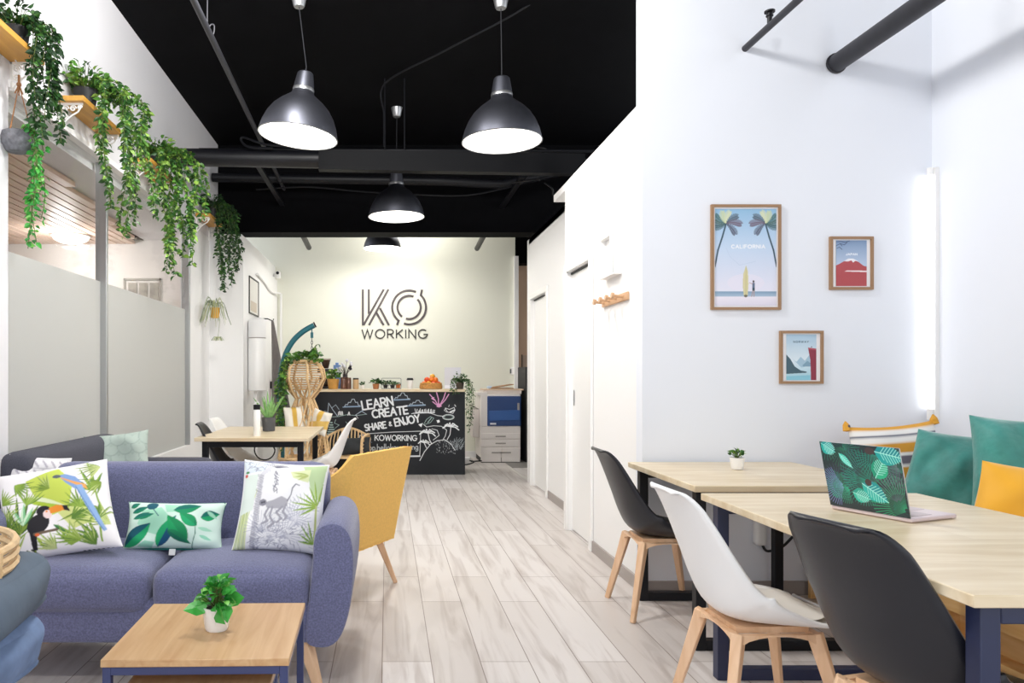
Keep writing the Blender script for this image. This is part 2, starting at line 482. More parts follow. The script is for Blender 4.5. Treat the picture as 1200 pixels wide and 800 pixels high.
slab('wall_back_right', [(1.5, 3.1, 11.7, 11.82, 0, 2.95)], tan)
slab('wall_back_upper', [(1.93, 3.1, 11.4, 11.7, 2.95, ZC), (3.0, 3.1, 8.29, 11.7, 0, ZC)], black_paint)
D1, D2 = (7.25, 8.02), (5.06, 5.70)
slab('wall_right_far', [(1.58, 1.68, 5.8, D1[0], 0, 2.72), (1.58, 1.68, D1[1], 8.29, 0, 2.72), (1.58, 1.68, D1[0], D1[1], 2.03, 2.72),
                        (1.68, 3.05, 8.19, 8.29, 0, 2.72)], white)
slab('wall_right', [(1.405, 1.58, 4.13, D2[0], 0, 2.72), (1.405, 1.58, D2[1], 5.8, 0, 2.72), (1.405, 1.58, D2[0], D2[1], 2.0, 2.72),
                    (1.405, 1.58, 5.8, 6.2, 2.665, 2.72)], white)
slab('ceiling_inner', [(1.58, 3.05, 4.13, 8.19, 2.66, 2.72)], white)
slab('wall_front_right', [(1.4, 3.1, 4.03, 4.13, 0, ZC)], white_cool)
slab('wall_side_right', [(2.99, 3.09, .7, 4.03, 0, ZC)], white_cool)
slab('baseboard_right', [(1.392, 1.405, 4.03, D2[0] - .06, 0, .075), (1.568, 1.58, 5.8, D1[0] - .06, 0, .075)], skirting)
slab('baseboard_front_right', [(1.392, 2.99, 4.017, 4.03, 0, .075)], skirting)
slab('baseboard_back', [(-1.62, 1.86, 10.788, 10.8, 0, .09)], white)

# ---- sliding doors in the corridor wall
def door(name, X, y0, y1, h, depth, hand):
    t = bpy.data.objects.new(name, None); COL.objects.link(t); t.location = (X, (y0 + y1) / 2, 0); struct(t)
    w = (y1 - y0) / 2
    MB().box(depth - .03, depth, -w - .02, w + .02, .012, h - .018).build('leaf', white_gloss, t, smooth=False)
    c = MB()
    for sg in (-1, 1): c.box(-.022, -.001, sg * (w + .03) - .032, sg * (w + .03) + .032, 0, h)
    c.box(-.022, -.001, -w - .062, w + .062, h + .0005, h + .06)
    c.build('casing', white_gloss, t, bevel=.004, smooth=False)
    MB().box(.02, depth, -w + .002, w - .002, h - .018, h - .004).build('track', black_metal, t, smooth=False)
    hd = MB()
    P = [(.5 * .02 * math.cos(a), .06 * math.sin(a)) for a in np.linspace(0, 2 * PI, 20, endpoint=False)]
    hd.prism(P, 0, .006, M=Matrix.Rotation(PI / 2, 4, 'Z'))
    o = hd.build('handle', mat('steel pull', '#8d8f92', .3, 1.), t); o.location = (depth - .031, hand * (w - .07), 1.03)
    return t
door('door_1', 1.58, D1[0], D1[1], 2.03, .06, -1)
door('door_2', 1.405, D2[0], D2[1], 2.0, .06, 1)

# ---- the glazed wall of the office on the left
def glass_material():
    m = bpy.data.materials.new('clear glass'); m.use_nodes = True
    nt = m.node_tree; nt.nodes.clear()
    o = nt.nodes.new('ShaderNodeOutputMaterial'); mx = nt.nodes.new('ShaderNodeMixShader'); mx.inputs[0].default_value = .07
    t = nt.nodes.new('ShaderNodeBsdfTransparent'); t.inputs[0].default_value = (.97, .98, .98, 1); g = nt.nodes.new('ShaderNodeBsdfGlossy'); g.inputs['Roughness'].default_value = .03
    nt.links.new(t.outputs[0], mx.inputs[1]); nt.links.new(g.outputs[0], mx.inputs[2]); nt.links.new(mx.outputs[0], o.inputs[0])
    return m
def frosted_material():
    m = bpy.data.materials.new('frosted film'); m.use_nodes = True
    nt = m.node_tree; nt.nodes.clear()
    o = nt.nodes.new('ShaderNodeOutputMaterial'); mx = nt.nodes.new('ShaderNodeMixShader'); mx.inputs[0].default_value = .55
    t = nt.nodes.new('ShaderNodeBsdfTranslucent'); t.inputs[0].default_value = (*lin('#dfe1df'), 1)
    d = nt.nodes.new('ShaderNodeBsdfDiffuse'); d.inputs[0].default_value = (*lin('#dcdedc'), 1)
    nt.links.new(t.outputs[0], mx.inputs[1]); nt.links.new(d.outputs[0], mx.inputs[2]); nt.links.new(mx.outputs[0], o.inputs[0])
    return m
CLEAR, FROST = glass_material(), frosted_material()
alu = mat('aluminium profile', '#b9bbbd', .35, .8)
for i, (y0, y1) in enumerate(((3.87, 5.26), (5.26, 7.45))):
    t = bpy.data.objects.new('window_%d' % (i + 1), None); COL.objects.link(t); t.location = (-2.05, (y0 + y1) / 2, 0); struct(t)
    w = (y1 - y0) / 2
    MB().box(-.005, .005, -w, w - .03, .5, 1.87).build('frosted_pane', FROST, t, smooth=False)
    MB().box(-.005, .005, -w, w - .03, 1.87, 2.72).build('clear_pane', CLEAR, t, smooth=False)
    MB().box(-.03, .05, w - .035, w, .5, 2.72).build('post', alu, t, bevel=.003, smooth=False)
    MB().box(-.05, .05, -w, w, 0, .5).build('sill', white, t, smooth=False)
    MB().box(-.05, .06, -w, w, 2.72, 2.76).build('head_rail', white, t, smooth=False)
# ---- the office behind the glass
slab('wall_office', [(-5.2, -5.1, 2, 7.9, 0, 2.75), (-5.2, -2.1, 7.9, 8.0, 0, 2.75), (-5.2, -2.1, 1.9, 2.0, 0, 2.75)], mat('office paint', '#ece7e4', .8))
slab('ceiling_office', [(-5.2, -2.1, 2, 8.0, 2.66, 2.72)], mat('office ceiling paint', '#e9e7e8', .8))
sl = MB(); x = -5.05
while x < -2.0:
    ye = min(7.89, 4.7 + (-2.23 - x - .08) / .134)
    if ye > 2.2: sl.box(x, x + .077, 2.05, ye, 2.615, 2.65)
    x += .094
struct(sl.build('ceiling_slats', wood('slat wood', '#e6cdbd', '#d9b8a2', 'Y', 1, .5), smooth=False))
slab('trim_slat_backing', [(-5.1, -2.62, 2.05, 7.89, 2.652, 2.659)], mat('slat backing', '#3c2a22', .9))
# ================================================================== tables and chairs
top_wood = wood('light table wood', '#eadcc2', '#d6c2a0', 'X', 1, .35, 8, .14)
oak = wood('oak veneer', '#cba77c', '#b98f62', 'Y', 1, .35, 16)
pine = wood('pine', '#eac48b', '#d8a866', 'Y', 1, .45, 9)
beech = wood('beech leg wood', '#ecc8a6', '#dab088', 'Z', 1, .45, 12)
navy_metal = mat('navy steel', '#353e69', .4)

def work_table(name, label, X0, X1, Y0, Y1, lx, ly, metal=black_metal, group=None):
    cx, cy = (X0 + X1) / 2, (Y0 + Y1) / 2
    t = thing(name, label, 'table', (cx, cy, 0), 0, group)
    w, d = (X1 - X0) / 2, (Y1 - Y0) / 2
    MB().box(-w, w, -d, d, .702, .73).build('tabletop', top_wood, t, bevel=.003)
    for i, Y in enumerate(ly):
        m = MB(); y = Y - cy; a, b = lx[0] - cx, lx[1] - cx; s = .045
        m.box(a, a + s, y - s / 2, y + s / 2, 0, .7); m.box(b - s, b, y - s / 2, y + s / 2, 0, .7)
        m.box(a + s, b - s, y - s / 2, y + s / 2, 0, s); m.box(a + s, b - s, y - s / 2, y + s / 2, .7 - s, .7)
        m.build('leg_frame', metal, t, bevel=.003)
    return t
work_table('work_table', 'pale wooden table standing against the white poster wall, small potted succulent on top',
           1.31, 2.2, 3.13, 4.0, (1.345, 2.11), (3.22, 3.93))
work_table('work_table', 'long pale wooden work table with steel frame holding the open laptop',
           1.255, 2.12, 1.57, 2.94, (1.30, 2.08), (1.63, 2.91), metal=mat('dark navy steel', '#1d2647', .4))
work_table('dining_table', 'wooden table behind the blue sofa with an aloe pot and white bottle on it',
           -1.46, -.59, 5.54, 6.79, (-1.41, -.64), (5.6, 6.72))

# ---- coffee tables
def low_table(name, label, X0, X1, Y0, Y1, h, rot, metal):
    cx, cy = (X0 + X1) / 2, (Y0 + Y1) / 2
    t = thing(name, label, 'coffee table', (cx, cy, 0), rot)
    w, d = (X1 - X0) / 2, (Y1 - Y0) / 2
    MB().box(-w, w, -d, d, h - .02, h).build('tabletop', oak, t, bevel=.002)
    s = .022
    for sx in (-1, 1):
        for sy in (-1, 1):
            MB().box(sx * (w - s / 2 - .004) - s / 2, sx * (w - s / 2 - .004) + s / 2, sy * (d - s / 2 - .004) - s / 2, sy * (d - s / 2 - .004) + s / 2, 0, h - .0205).build('leg', metal, t, bevel=.0015)
    r = MB()
    for sx in (-1, 1): r.box(sx * (w - s / 2 - .004) - s / 2, sx * (w - s / 2 - .004) + s / 2, -d + s + .004, d - s - .004, h - .0205 - s, h - .0205)
    for sy in (-1, 1): r.box(-w + s + .004, w - s - .004, sy * (d - s / 2 - .004) - s / 2, sy * (d - s / 2 - .004) + s / 2, h - .0205 - s, h - .0205)
    r.build('rail', metal, t, bevel=.0015)
    return t
CT = .45
low_table('coffee_table', 'square oak coffee table with navy steel legs carrying the small leafy plant', -.763, -.266, 1.94, 2.42, CT, math.radians(1.3), navy_metal)
low_table('nesting_table', 'smaller oak table nested below the square coffee table', -.70, -.315, 1.86, 2.16, .375, math.radians(1.3), navy_metal)

# ---- moulded shell chairs; the chair faces +x
PROF = smooth_path([(-.325, .818), (-.310, .820), (-.290, .78), (-.260, .70), (-.224, .60), (-.19, .50), (-.15, .428), (-.09, .398), (0, .39), (.08, .39), (.17, .398), (.265, .388)], 4)
def chair_shape(t):
    i = min(len(PROF) - 1.0001, t * (len(PROF) - 1)); k = int(i); f = i - k
    a = Vector((PROF[k][0], PROF[k][1])); b = Vector((PROF[k + 1][0], PROF[k + 1][1]))
    p = a.lerp(b, f); d = (b - a).normalized(); n = Vector((-d.y, d.x))
    if n.x < 0 and n.y < 0: n = -n
    T = [0, .04, .1, .2, .35, .5, .6, .7, .85, .94, 1]
    W = np.interp(t, T, [.082, .105, .135, .175, .206, .224, .238, .242, .235, .20, .14])
    E = np.interp(t, T, [-.008, -.004, .004, .025, .055, .10, .12, .085, .035, .015, .0])
    return p, n, W, E
def chair_surface(t, v, off=0.):
    p, n, W, E = chair_shape(t)
    tgt = Vector((.80, .60)).lerp(Vector((0, 1)), min(1., max(0., (t - .45) / .3))).normalized()
    n = n.lerp(tgt, min(1., max(0., (t - .3) / .2)) * .8).normalized()
    q = p + n * (E * abs(v) ** 2.3 + off)
    x = q.x - (.03 * v * v if t > .95 else 0)
    return Vector((x, W * v * (1 - .04 * abs(v)), q.y))
def shell_chair(name, label, shell, pad, group=None):
    t = thing(name, label, 'chair', (0, 0, 0), 0, group)
    m = MB(); n = 40
    m.grid([[chair_surface(i / n, -1 + 2 * j / 16) for j in range(17)] for i in range(n + 1)])
    m.build('shell', shell, t, solid=.011, ang=180)
    m = MB(); A, B = [], []
    for i in range(15):
        s = -1 + 2 * i / 14; ra, rb = [], []
        for j in range(13):
            v = -1 + 2 * j / 12
            u, w = s * math.sqrt(1 - v * v / 2.6), v * math.sqrt(1 - s * s / 2.6)
            h = .022 * max(0., (1 - u ** 4) * (1 - w ** 4)) ** .5
            base = chair_surface(.785 + .155 * u, w * .80, .009)
            ra.append(base + Vector((0, 0, h + .002))); rb.append(base)
        A.append(ra); B.append(rb)
    m.grid(A, flip=True); m.grid(B); m.build('seat_pad', pad, t, ang=180)
    for sx in (-1, 1):
        for sy in (-1, 1):
            MB().bar((sx * .125, sy * .125, .372), (sx * .205, sy * .205, 0), .044, .036, .026, .022, up=(1, -sx * sy, 0)).build('leg', beech, t, bevel=.004)
    f = MB()
    cs = [(.132, .132), (-.132, .132), (-.132, -.132), (.132, -.132)]
    for k in range(4):
        a, b = Vector((*cs[k], .36)), Vector((*cs[(k + 1) % 4], .36)); d = (b - a).normalized(); nn = Vector((d.y, -d.x, 0)) * .011
        for i in range(8):
            u0, u1 = i / 8, (i + 1) / 8; lo = lambda u: .334 + .034 * math.sin(PI * u) ** .6
            p, q = a.lerp(b, u0), a.lerp(b, u1); vs = []
            for sg in (-1, 1):
                for r_, u in ((p, u0), (q, u1)): vs += [(r_ + nn * sg).to_tuple()[:2] + (lo(u),), (r_ + nn * sg).to_tuple()[:2] + (.372,)]
            f.add(vs, [(0, 1, 3, 2), (4, 6, 7, 5), (0, 2, 6, 4), (1, 5, 7, 3), (0, 4, 5, 1), (2, 3, 7, 6)])
    f.box(-.12, .12, -.1, .1, .366, .386)
    f.build('seat_frame', beech, t, ang=30)
    return t
plastic_black = mat('black plastic', '#14161f', .36)
plastic_white = mat('white plastic', '#f1f1f1', .35)
pad_black = mat('black seat pad', '#141519', .55)
pad_grey = mat('pale grey seat pad', '#d8d5d0', .6)
ch = shell_chair('shell_chair', 'black shell chair with wooden legs farthest down the right side, by the corridor wall', plastic_black, pad_black)
ch.location = (1.395, 3.765, 0)
copy_thing(ch, (1.40, 1.90, 0), math.radians(15), 'large black shell chair tucked under the table with the laptop').scale = (1.02, 1.02, 1.02)
wc = shell_chair('shell_chair', 'white shell chair with pale pad and wooden legs between two black chairs', plastic_white, pad_grey)
wc.location = (1.245, 2.48, 0); wc.rotation_euler.z = math.radians(2)
copy_thing(ch, (-1.19, 5.86, 0), math.radians(6), 'black shell chair at the left end of the table behind the sofa')
copy_thing(wc, (-1.24, 6.5, 0), math.radians(-3), 'pale shell chair half hidden on the left of the table behind the sofa')
copy_thing(wc, (-.60, 6.42, 0), math.radians(178), 'white shell chair with curled back in front of the rattan armchair')

# ---- the bench along the right wall
t = thing('storage_bench', 'pine bench with open front running along the right wall below the cushions', 'bench', (2.62, 2.55, 0))
m = MB().box(-.35, .365, -1.35, 1.42, .40, .44); m.build('seat', pine, t, bevel=.003)
MB().box(-.345, -.32, -1.35, 1.42, .25, .40).build('fascia', pine, t, bevel=.002)
MB().box(-.24, -.215, -1.35, 1.42, .03, .40).build('front_panel', pine, t, bevel=.002)
for y in (-1.35, -.42, .5, 1.395): MB().box(-.345, .36, y, y + .025, 0, .40).build('divider', pine, t, bevel=.002)
MB().box(-.32, -.24, -1.35, 1.42, .1, .12).build('ledge', pine, t, bevel=.002)
# ================================================================== sofas
tweed = mat('blue grey tweed', '#676a8c', .95, noise=(160, .34), bump=(220, .25), sheen=.3)
charcoal = mat('charcoal upholstery', '#4b4c57', .95, noise=(160, .2), bump=(220, .2))
def sofa_arm(m, x, sg):
    """a padded arm whose outside swells outwards; sg = +1 on the right"""
    secs = []
    for y, top, dz in ((-.005, .0, 0), (.0, .02, 0), (.02, .03, 0), (.3, .03, 0), (.6, .03, 0), (.635, .015, 0), (.64, .0, 0)):
        ring = []
        pts = [(-.085, .22), (-.07, .175), (.0, .17), (.05, .215), (.085, .33), (.098, .48), (.088, .59), (.05, .64), (-.005, .645), (-.05, .605), (-.06, .48), (-.075, .34)]
        for p in smooth_path([(a, z, 0) for a, z in pts], 3, True):
            k = .0 if top == 0 else top
            s = 1 - (.03 - k) * 3.5
            ring.append((x + sg * (.03 + (p.x - .03) * s), y, .4 + (p.y - .4) * s))
        secs.append(ring)
    n = len(secs[0]); vs = [p for r in secs for p in r]
    fs = [(i * n + j, (i + 1) * n + j, (i + 1) * n + (j + 1) % n, i * n + (j + 1) % n) for i in range(len(secs) - 1) for j in range(n)]
    fs += [tuple(range(n)), tuple(range((len(secs) - 1) * n, len(secs) * n))[::-1]]
    if sg < 0: fs = [f[::-1] for f in fs]
    m.add(vs, fs)
t = thing('sofa', 'blue grey two seat fabric sofa with wooden legs behind the square coffee table', 'sofa', (-.9, 2.77, 0))
m = MB().soft(1.40, .62, .17, .03, (0, .32, .265)); m.build('base', tweed, t)
for sx in (-1, 1):
    MB().soft(.605, .60, .17, .055, (sx * .306, .285, .382), (0, .015, .022)).build('seat_cushion', tweed, t)
m = MB(); Mb = Matrix.Translation((0, .555, .30)) @ Matrix.Rotation(math.radians(-9), 4, 'X')
m.soft(1.27, .17, .53, .07, (0, .02, .245), (0, .012, 0), n=14, M=Mb); m.build('backrest', tweed, t)
for sx in (-1, 1):
    m = MB(); sofa_arm(m, sx * .675, sx); m.build('armrest', tweed, t)
    for y in (.06, .56):
        MB().bar((sx * .58, y, .19), (sx * .64, y - .03, 0), .05, .05, .028, .028).build('leg', beech, t, bevel=.004)

t = thing('sofa', 'dark charcoal sofa set along the frosted glass wall', 'sofa', (-1.58, 4.27, 0))
MB().soft(.76, 1.2, .2, .03, (.0, 0, .26)).build('base', charcoal, t)
for sy in (-1, 1): MB().soft(.60, .575, .16, .05, (.08, sy * .29, .43), (0, 0, .02)).build('seat_cushion', charcoal, t)
m = MB(); m.soft(.17, 1.27, .56, .06, (-.285, 0.02, .535), (.012, 0, 0), n=14); m.build('backrest', charcoal, t)
for sy in (-1, 1): MB().soft(.80, .15, .5, .05, (.0, sy * .665, .40), (0, .01, 0)).build('armrest', charcoal, t)
for sx in (-1, 1):
    for sy in (-1, 1): MB().bar((sx * .3, sy * .55, .17), (sx * .33, sy * .58, 0), .045, .045, .028, .028).build('leg', beech, t)

# ---- mustard armchair, seen from behind
mustard = mat('mustard fabric', '#f3c46c', .9, noise=(90, .08), bump=(150, .12))
ang = math.atan2(.50, -.86)                     # the way the chair faces
t = thing('armchair', 'mustard yellow fabric armchair with tapered wooden legs, its back to the aisle', 'armchair', (-.325, 4.17, 0), ang)
def tub(u, s):
    """u runs round the back from the right arm tip over the back to the left arm tip; s from bottom to top"""
    W, B = .31, .29
    k = abs(u)
    if k < .42: x, y = -B, u / .42 * W * .92
    elif k < .52:
        a = (k - .42) / .10 * PI / 2; x, y = -B + .03 * (1 - math.cos(a)), math.copysign(W * .92 + .025 * math.sin(a), u)
    else: x, y = -B + .03 + (k - .52) / .48 * .50, math.copysign(W, u)
    top = .79 if k < .44 else .79 - .24 * min(1, (k - .44) / .26)
    z = .25 + (top - .25) * s
    fl = (s - .35) * .12                                 # leans outwards with height
    x -= fl * max(0., min(1., (.62 - k) / .2))
    y *= 1 + .10 * (s - .3) * (1 if k < .6 else .7)
    return Vector((x, y, z))
m = MB(); us = [-1 + 2 * i / 60 for i in range(61)]
O = [[tub(u, s / 12) for s in range(13)] for u in us]
m.grid(O, flip=True)
def inner(u, s):
    p = tub(u, s); c = Vector((.05, 0, p.z)); d = (c - p); d.z = 0
    return p + d.normalized() * .05 
I = [[inner(u, s / 12) for s in range(13)] for u in us]
m.grid(I)
nv = len(us) * 13
for a in range(60):
    for s in (0, 12):
        q = (a * 13 + s, (a + 1) * 13 + s, nv + (a + 1) * 13 + s, nv + a * 13 + s); m.f.append(list(q if s else q[::-1])); m.m.append(0)
for a, fl in ((0, 0), (60, 1)):
    for s in range(12):
        q = (a * 13 + s, a * 13 + s + 1, nv + a * 13 + s + 1, nv + a * 13 + s); m.f.append(list(q[::-1] if fl else q)); m.m.append(0)
m.build('shell', mustard, t, bevel=.012, ang=50, segs=3)
MB().soft(.53, .53, .09, .035, (.01, 0, .285)).build('seat_base', mustard, t)
MB().soft(.51, .50, .13, .05, (.02, 0, .385), (0, 0, .015)).build('seat_cushion', mustard, t)
for sx in (-1, 1):
    for sy in (-1, 1): MB().bar((sx * .2, sy * .2, .25), (sx * .28, sy * .26, 0), .042, .042, .024, .024).build('leg', beech, t, bevel=.006)

# ================================================================== cushions
def cushion(name, label, w, h, th, loc, yaw=0., lean=0., roll=0., cv=None, m=None, n=46, group=None, pinch=.07, seed=1, wr=.006, shear=0.):
    """front faces -y; loc is the middle of the bottom edge"""
    rr = random.Random(seed); ph = [rr.uniform(0, 6) for _ in range(6)]
    mb = MB(); cols = []
    for side in (-1, 1):
        P = []
        for i in range(n + 1):
            v = -1 + 2 * i / n; row = []
            for j in range(n + 1):
                u = -1 + 2 * j / n
                t_ = th / 2 * max(0., (1 - u ** 4) * (1 - v ** 4)) ** .5 * (1 - .22 * (u * u + v * v) / 2)
                x = w / 2 * u * (1 - pinch * (1 - v * v) * abs(u) ** 2); z = h / 2 * v * (1 - pinch * (1 - u * u) * abs(v) ** 2)
                wv = wr * (math.sin(5 * u + 3 * v + ph[0]) + math.sin(4 * v - 6 * u + ph[1]) * .7 + math.sin(11 * u * v + ph[2]) * .6) * (1 - u ** 4) * (1 - v ** 4)
                row.append((x + shear * z, side * (t_ + wv), z + h / 2))
                if cv is not None: cols.append(cv.sample((u + 1) / 2 if side < 0 else (1 - u) / 2, (v + 1) / 2))
            P.append(row)
        mb.grid(P, flip=side > 0)
    mt = m if m else painted('printed cotton', .85)
    o = mb.build(name, mt, ang=180)
    if cv is not None: set_pattern(o.data, cols)
    o.matrix_world = Matrix.Translation(loc) @ Euler((0, 0, yaw)).to_matrix().to_4x4() @ Matrix.Rotation(-lean, 4, 'X') @ Matrix.Rotation(roll, 4, 'Y')
    return tag(o, label, 'cushion', group)
rad = math.radians

# toucan and macaw
cv = Canvas(100, 100, 4, '#f1eef0')
cv.poly([(30, 18), (60, 8), (72, 30), (66, 58), (48, 62), (38, 40)], '#c6d65a'); cv.poly([(55, 60), (80, 55), (86, 75), (66, 80)], '#d3dc8c')
cv.leaf(28, 40, .4, 38, 9, '#e2ecc0', '#a9c33c')
for a, l in ((-2.2, 34), (-1.9, 40), (-1.6, 44), (-1.3, 42), (-1.0, 36), (-2.5, 28), (-2.75, 22), (-.75, 30)): 
    cv.leaf(22, 78, a, l, 4, '#7f9a3a', '#3f6425')
for a, l in ((-2.0, 24), (-1.5, 26), (-1.1, 22)): cv.leaf(26, 70, a, l, 4, '#cfe6c9', '#7fbf8a')
for a, l in ((-2.3, 30), (-1.9, 34), (-1.55, 32), (-1.2, 26), (-2.7, 20)): cv.leaf(88, 42, a, l, 3.2, '#8fae45', '#4c7a2b')
for a, l in ((2.9, 40), (3.3, 36), (2.6, 30), (2.2, 22)): cv.leaf(92, 60, a, l, 3.4, '#9db64a', '#54792c')
for a, l in ((-2.6, 24), (-2.2, 26), (-1.8, 20), (-2.95, 24)): cv.leaf(84, 92, a, l, 3, '#8fae45', '#4b7a30')
cv.line([(86, 95), (92, 60), (88, 20), (84, 4)], 1.6, '#87a83c')
for x in range(4, 30, 4): cv.line([(x, 94), (x + 5, 100)], 1.6, '#2d3d23')
cv.leaf(50, 72, .8, 18, 4, '#4d8a4a', '#2f6b37')
cv.leaf(40, 97, -1.9, 16, 3, '#a9c33c'); cv.leaf(30, 97, -1.2, 14, 3, '#7f9a3a')
rr = random.Random(44)
for x, y, a in ((6, 60, -1.2), (10, 88, -1.3), (14, 96, -1.7), (80, 98, -2.0), (96, 30, 2.6), (96, 12, 2.9), (60, 96, -1.3), (66, 70, -.4), (4, 40, -.6), (70, 92, -2.6), (20, 20, .8), (97, 78, -2.5), (4, 74, -.9), (12, 70, -2.0), (48, 97, -2.2), (30, 48, -1.2), (76, 60, -1.8), (52, 34, -2.4), (88, 74, -1.5), (2, 96, -.8)):
    c = rr.choice(('#7f9a3a', '#a3b95a', '#5d8433', '#c3cf8a', '#8fae45'))
    for k in range(8): cv.leaf(x, y, a + (k - 3.5) * .21, rr.uniform(14, 27), 2.0, c, rr.choice(('#5b7f35', '#8aa845', '#b9c77c')))
# macaw
cv.poly([(60, 20), (66, 18), (74, 22), (79, 30), (78, 40), (73, 38), (66, 30)], '#7f9fd0'); cv.poly([(60, 21), (65, 26), (74, 33), (84, 40), (82, 33), (70, 27)], '#e8a45c')
cv.poly([(73, 34), (79, 33), (88, 62), (93, 84), (90, 86), (83, 66)], '#8fb0dc'); cv.ell(59, 21, 3.4, 2.4, '#5b636b'); cv.line([(74, 35), (90, 84)], .8, '#5d80b8')
# toucan
cv.ell(38, 70, 8, 12, '#1d1b22', 1, .55); cv.ell(44, 57, 6.2, 6.2, '#1d1b22'); cv.poly([(30, 76), (36, 80), (33, 95), (29, 95)], '#1d1b22')
cv.ell(46.5, 60, 3.6, 4.6, '#f0d9d8'); cv.poly([(48, 54), (55, 52), (64, 55), (66, 61), (60, 59), (49, 60)], '#ee9231'); cv.poly([(60, 53.5), (64, 55), (66.5, 62), (61, 59)], '#1d1b22')
cv.ell(46, 57, 1, 1, '#ee9231'); cv.line([(34, 80), (52, 78)], 3, '#6b5a4c'); cv.ell(36, 81, 2, 1.6, '#e06a3a')
cushion('cushion', 'large square cushion printed with a toucan, blue macaw and palm leaves', .47, .41, .15, (-1.325, 2.91, .475), rad(-3), rad(33), rad(-11), cv, n=165, shear=-.20, seed=2)

# green leaves with dark piping
cv = Canvas(100, 52, 4.5, '#d3ebdf')
cv.poly([(18, 12), (38, 8), (48, 20), (36, 38), (22, 34), (14, 26)], '#a4dcc0'); cv.poly([(40, 4), (62, 4), (60, 12), (44, 14)], '#a4dcc0')
for q in ((6, 14, -.35, 20), (8, 21, -.35, 20), (4, 8, -.5, 12), (12, 20, -.2, 20)): cv.leaf(q[0], q[1], q[2], q[3], 6, '#0c6f63', '#128560')
cv.leaf(2, 50, -.75, 36, 18, '#0d5668', '#17a066'); cv.leaf(36, 51, -1.1, 38, 15, '#17a066', '#0d5076')
cv.leaf(66, 46, -2.2, 36, 17, '#109a5c', '#0d8752'); cv.leaf(75, 28, -2.5, 24, 12, '#17a066', '#0f8f58'); cv.line([(70, 52), (74, 36), (73, 22)], .8, '#0b6a52')
cv.leaf(46, 33, .55, 28, 9, '#0f7f52', '#0b6a52'); cv.leaf(50, 11, -.2, 28, 12, '#0c6f63', '#128f5e'); cv.leaf(78, 19, -.25, 20, 11, '#0c6f63', '#17a066')
cv.ell(28, 6, 6, 5, '#0d5668'); cv.line([(28, 8), (36, 18)], .9, '#0d5668')
cv.leaf(76, 30, .2, 16, 4, '#a4dcc0'); cv.leaf(78, 38, .4, 14, 4, '#8fd0b4'); cv.leaf(84, 12, .6, 14, 4, '#a4dcc0')
cv.poly([(16, 50), (24, 44), (34, 46), (30, 52)], '#9bd8bc')
o = cushion('cushion', 'small oblong cushion with green leaf print and dark green piping', .415, .20, .12, (-.893, 3.05, .475), rad(2), rad(22), rad(1), cv, n=130, seed=3)
pp = MB(); ring = []
for k in range(80):
    s_ = k / 80 * 4; e = int(s_); f = -1 + 2 * (s_ - e)
    u, v = ((f, -1), (1, f), (-f, 1), (-1, -f))[e]
    ring.append((.2 * u * (1 - .07 * (1 - v * v) * u * u), 0, .0975 * v * (1 - .07 * (1 - u * u) * v * v) + .0975))
pp.tube(ring, .0075, 6, closed=True); q = pp.build('piping', mat('dark green piping', '#0b5a56', .8), o); q['label'] = 'dark green piping'
q = MB().box(-.012, .014, -.008, -.006, -.022, .004).build('care_label', mat('white tape', '#eeeeee', .8), o); q['label'] = 'white tag'

# lemur jungle
cv = Canvas(100, 100, 3.2, '#f0f0f2')
for k in range(9): cv.line([(2 + k * 1.5, 100), (4 + k * 1.2, 60 + 3 * (k % 3)), (8 + k * 1.6, 30 + k)], .9, ('#a9bb52', '#8ea83f', '#c7d489')[k % 3])
cv.poly([(4, 22), (20, 20), (18, 60), (2, 66)], '#dfeae2'); cv.poly([(0, 4), (30, 2), (26, 16), (4, 20)], '#dde6ee')
cv.poly([(70, 6), (98, 2), (96, 46), (84, 40), (78, 22)], '#b9cfa0'); cv.poly([(56, 14), (80, 10), (78, 26), (60, 22)], '#dbe3b4')
rr = random.Random(5)
for k in range(40):
    a = rr.uniform(0, 6.3); x, y = rr.uniform(4, 34), rr.uniform(2, 16); cv.line([(x, y), (x + 5 * math.cos(a), y + 5 * math.sin(a))], .6, '#8b8fa3')
cv.line([(22, 98), (23, 60), (25, 20), (34, 10)], 5, '#d8d8de'); 
for k in range(44): y = 20 + k * 1.8; cv.line([(20 + rr.uniform(-1, 1), y), (26 + rr.uniform(-1, 1), y + 2)], .7, '#8b8a97')
for a in np.linspace(-.9, .9, 9): cv.line([(40, 10), (44 + 12 * math.sin(a), 12 - 8 * math.cos(a))], .9, '#6d6e7e')
for k in range(26): y = 14 + k; cv.line([(41 + rr.uniform(-3, 3), y), (42 + rr.uniform(-3, 3), y + 3)], .8, '#777786')
for x, y, a in ((30, 84, -1.6), (56, 90, -1.5), (70, 76, -2.0), (78, 62, -1.9), (42, 94, -2.0), (60, 70, -1.2)):
    cv.fan(x, y, a, 24, 17, 2.6, '#9b9db2', .025, .8)
for k in range(140):
    x, y, a = rr.uniform(20, 96), rr.uniform(72, 99), rr.uniform(0, 6.3); cv.line([(x, y), (x + 5 * math.cos(a), y + 4 * math.sin(a))], .55, ('#7d7f95', '#a9abba')[k % 2])
for a, l in ((2.6, 24), (2.9, 30), (3.2, 32), (3.5, 28), (3.8, 24), (4.2, 26), (4.5, 30), (4.9, 28)): cv.leaf(92, 52, a, l, 2.4, '#a7bf5a', '#6f9638')
for a, l in ((3.6, 20), (4.0, 24), (4.4, 26), (4.8, 22), (5.1, 16), (3.2, 18)): cv.leaf(90, 92, a, l, 2.2, '#9ebb55', '#5f8a36')
cv.line([(91, 52), (92, 96)], 2.4, '#b8c37a')
for a, l in ((3.0, 18), (3.3, 20), (2.7, 14)): cv.leaf(78, 18, a, l, 3, '#c6cf8e', '#a9b96a')
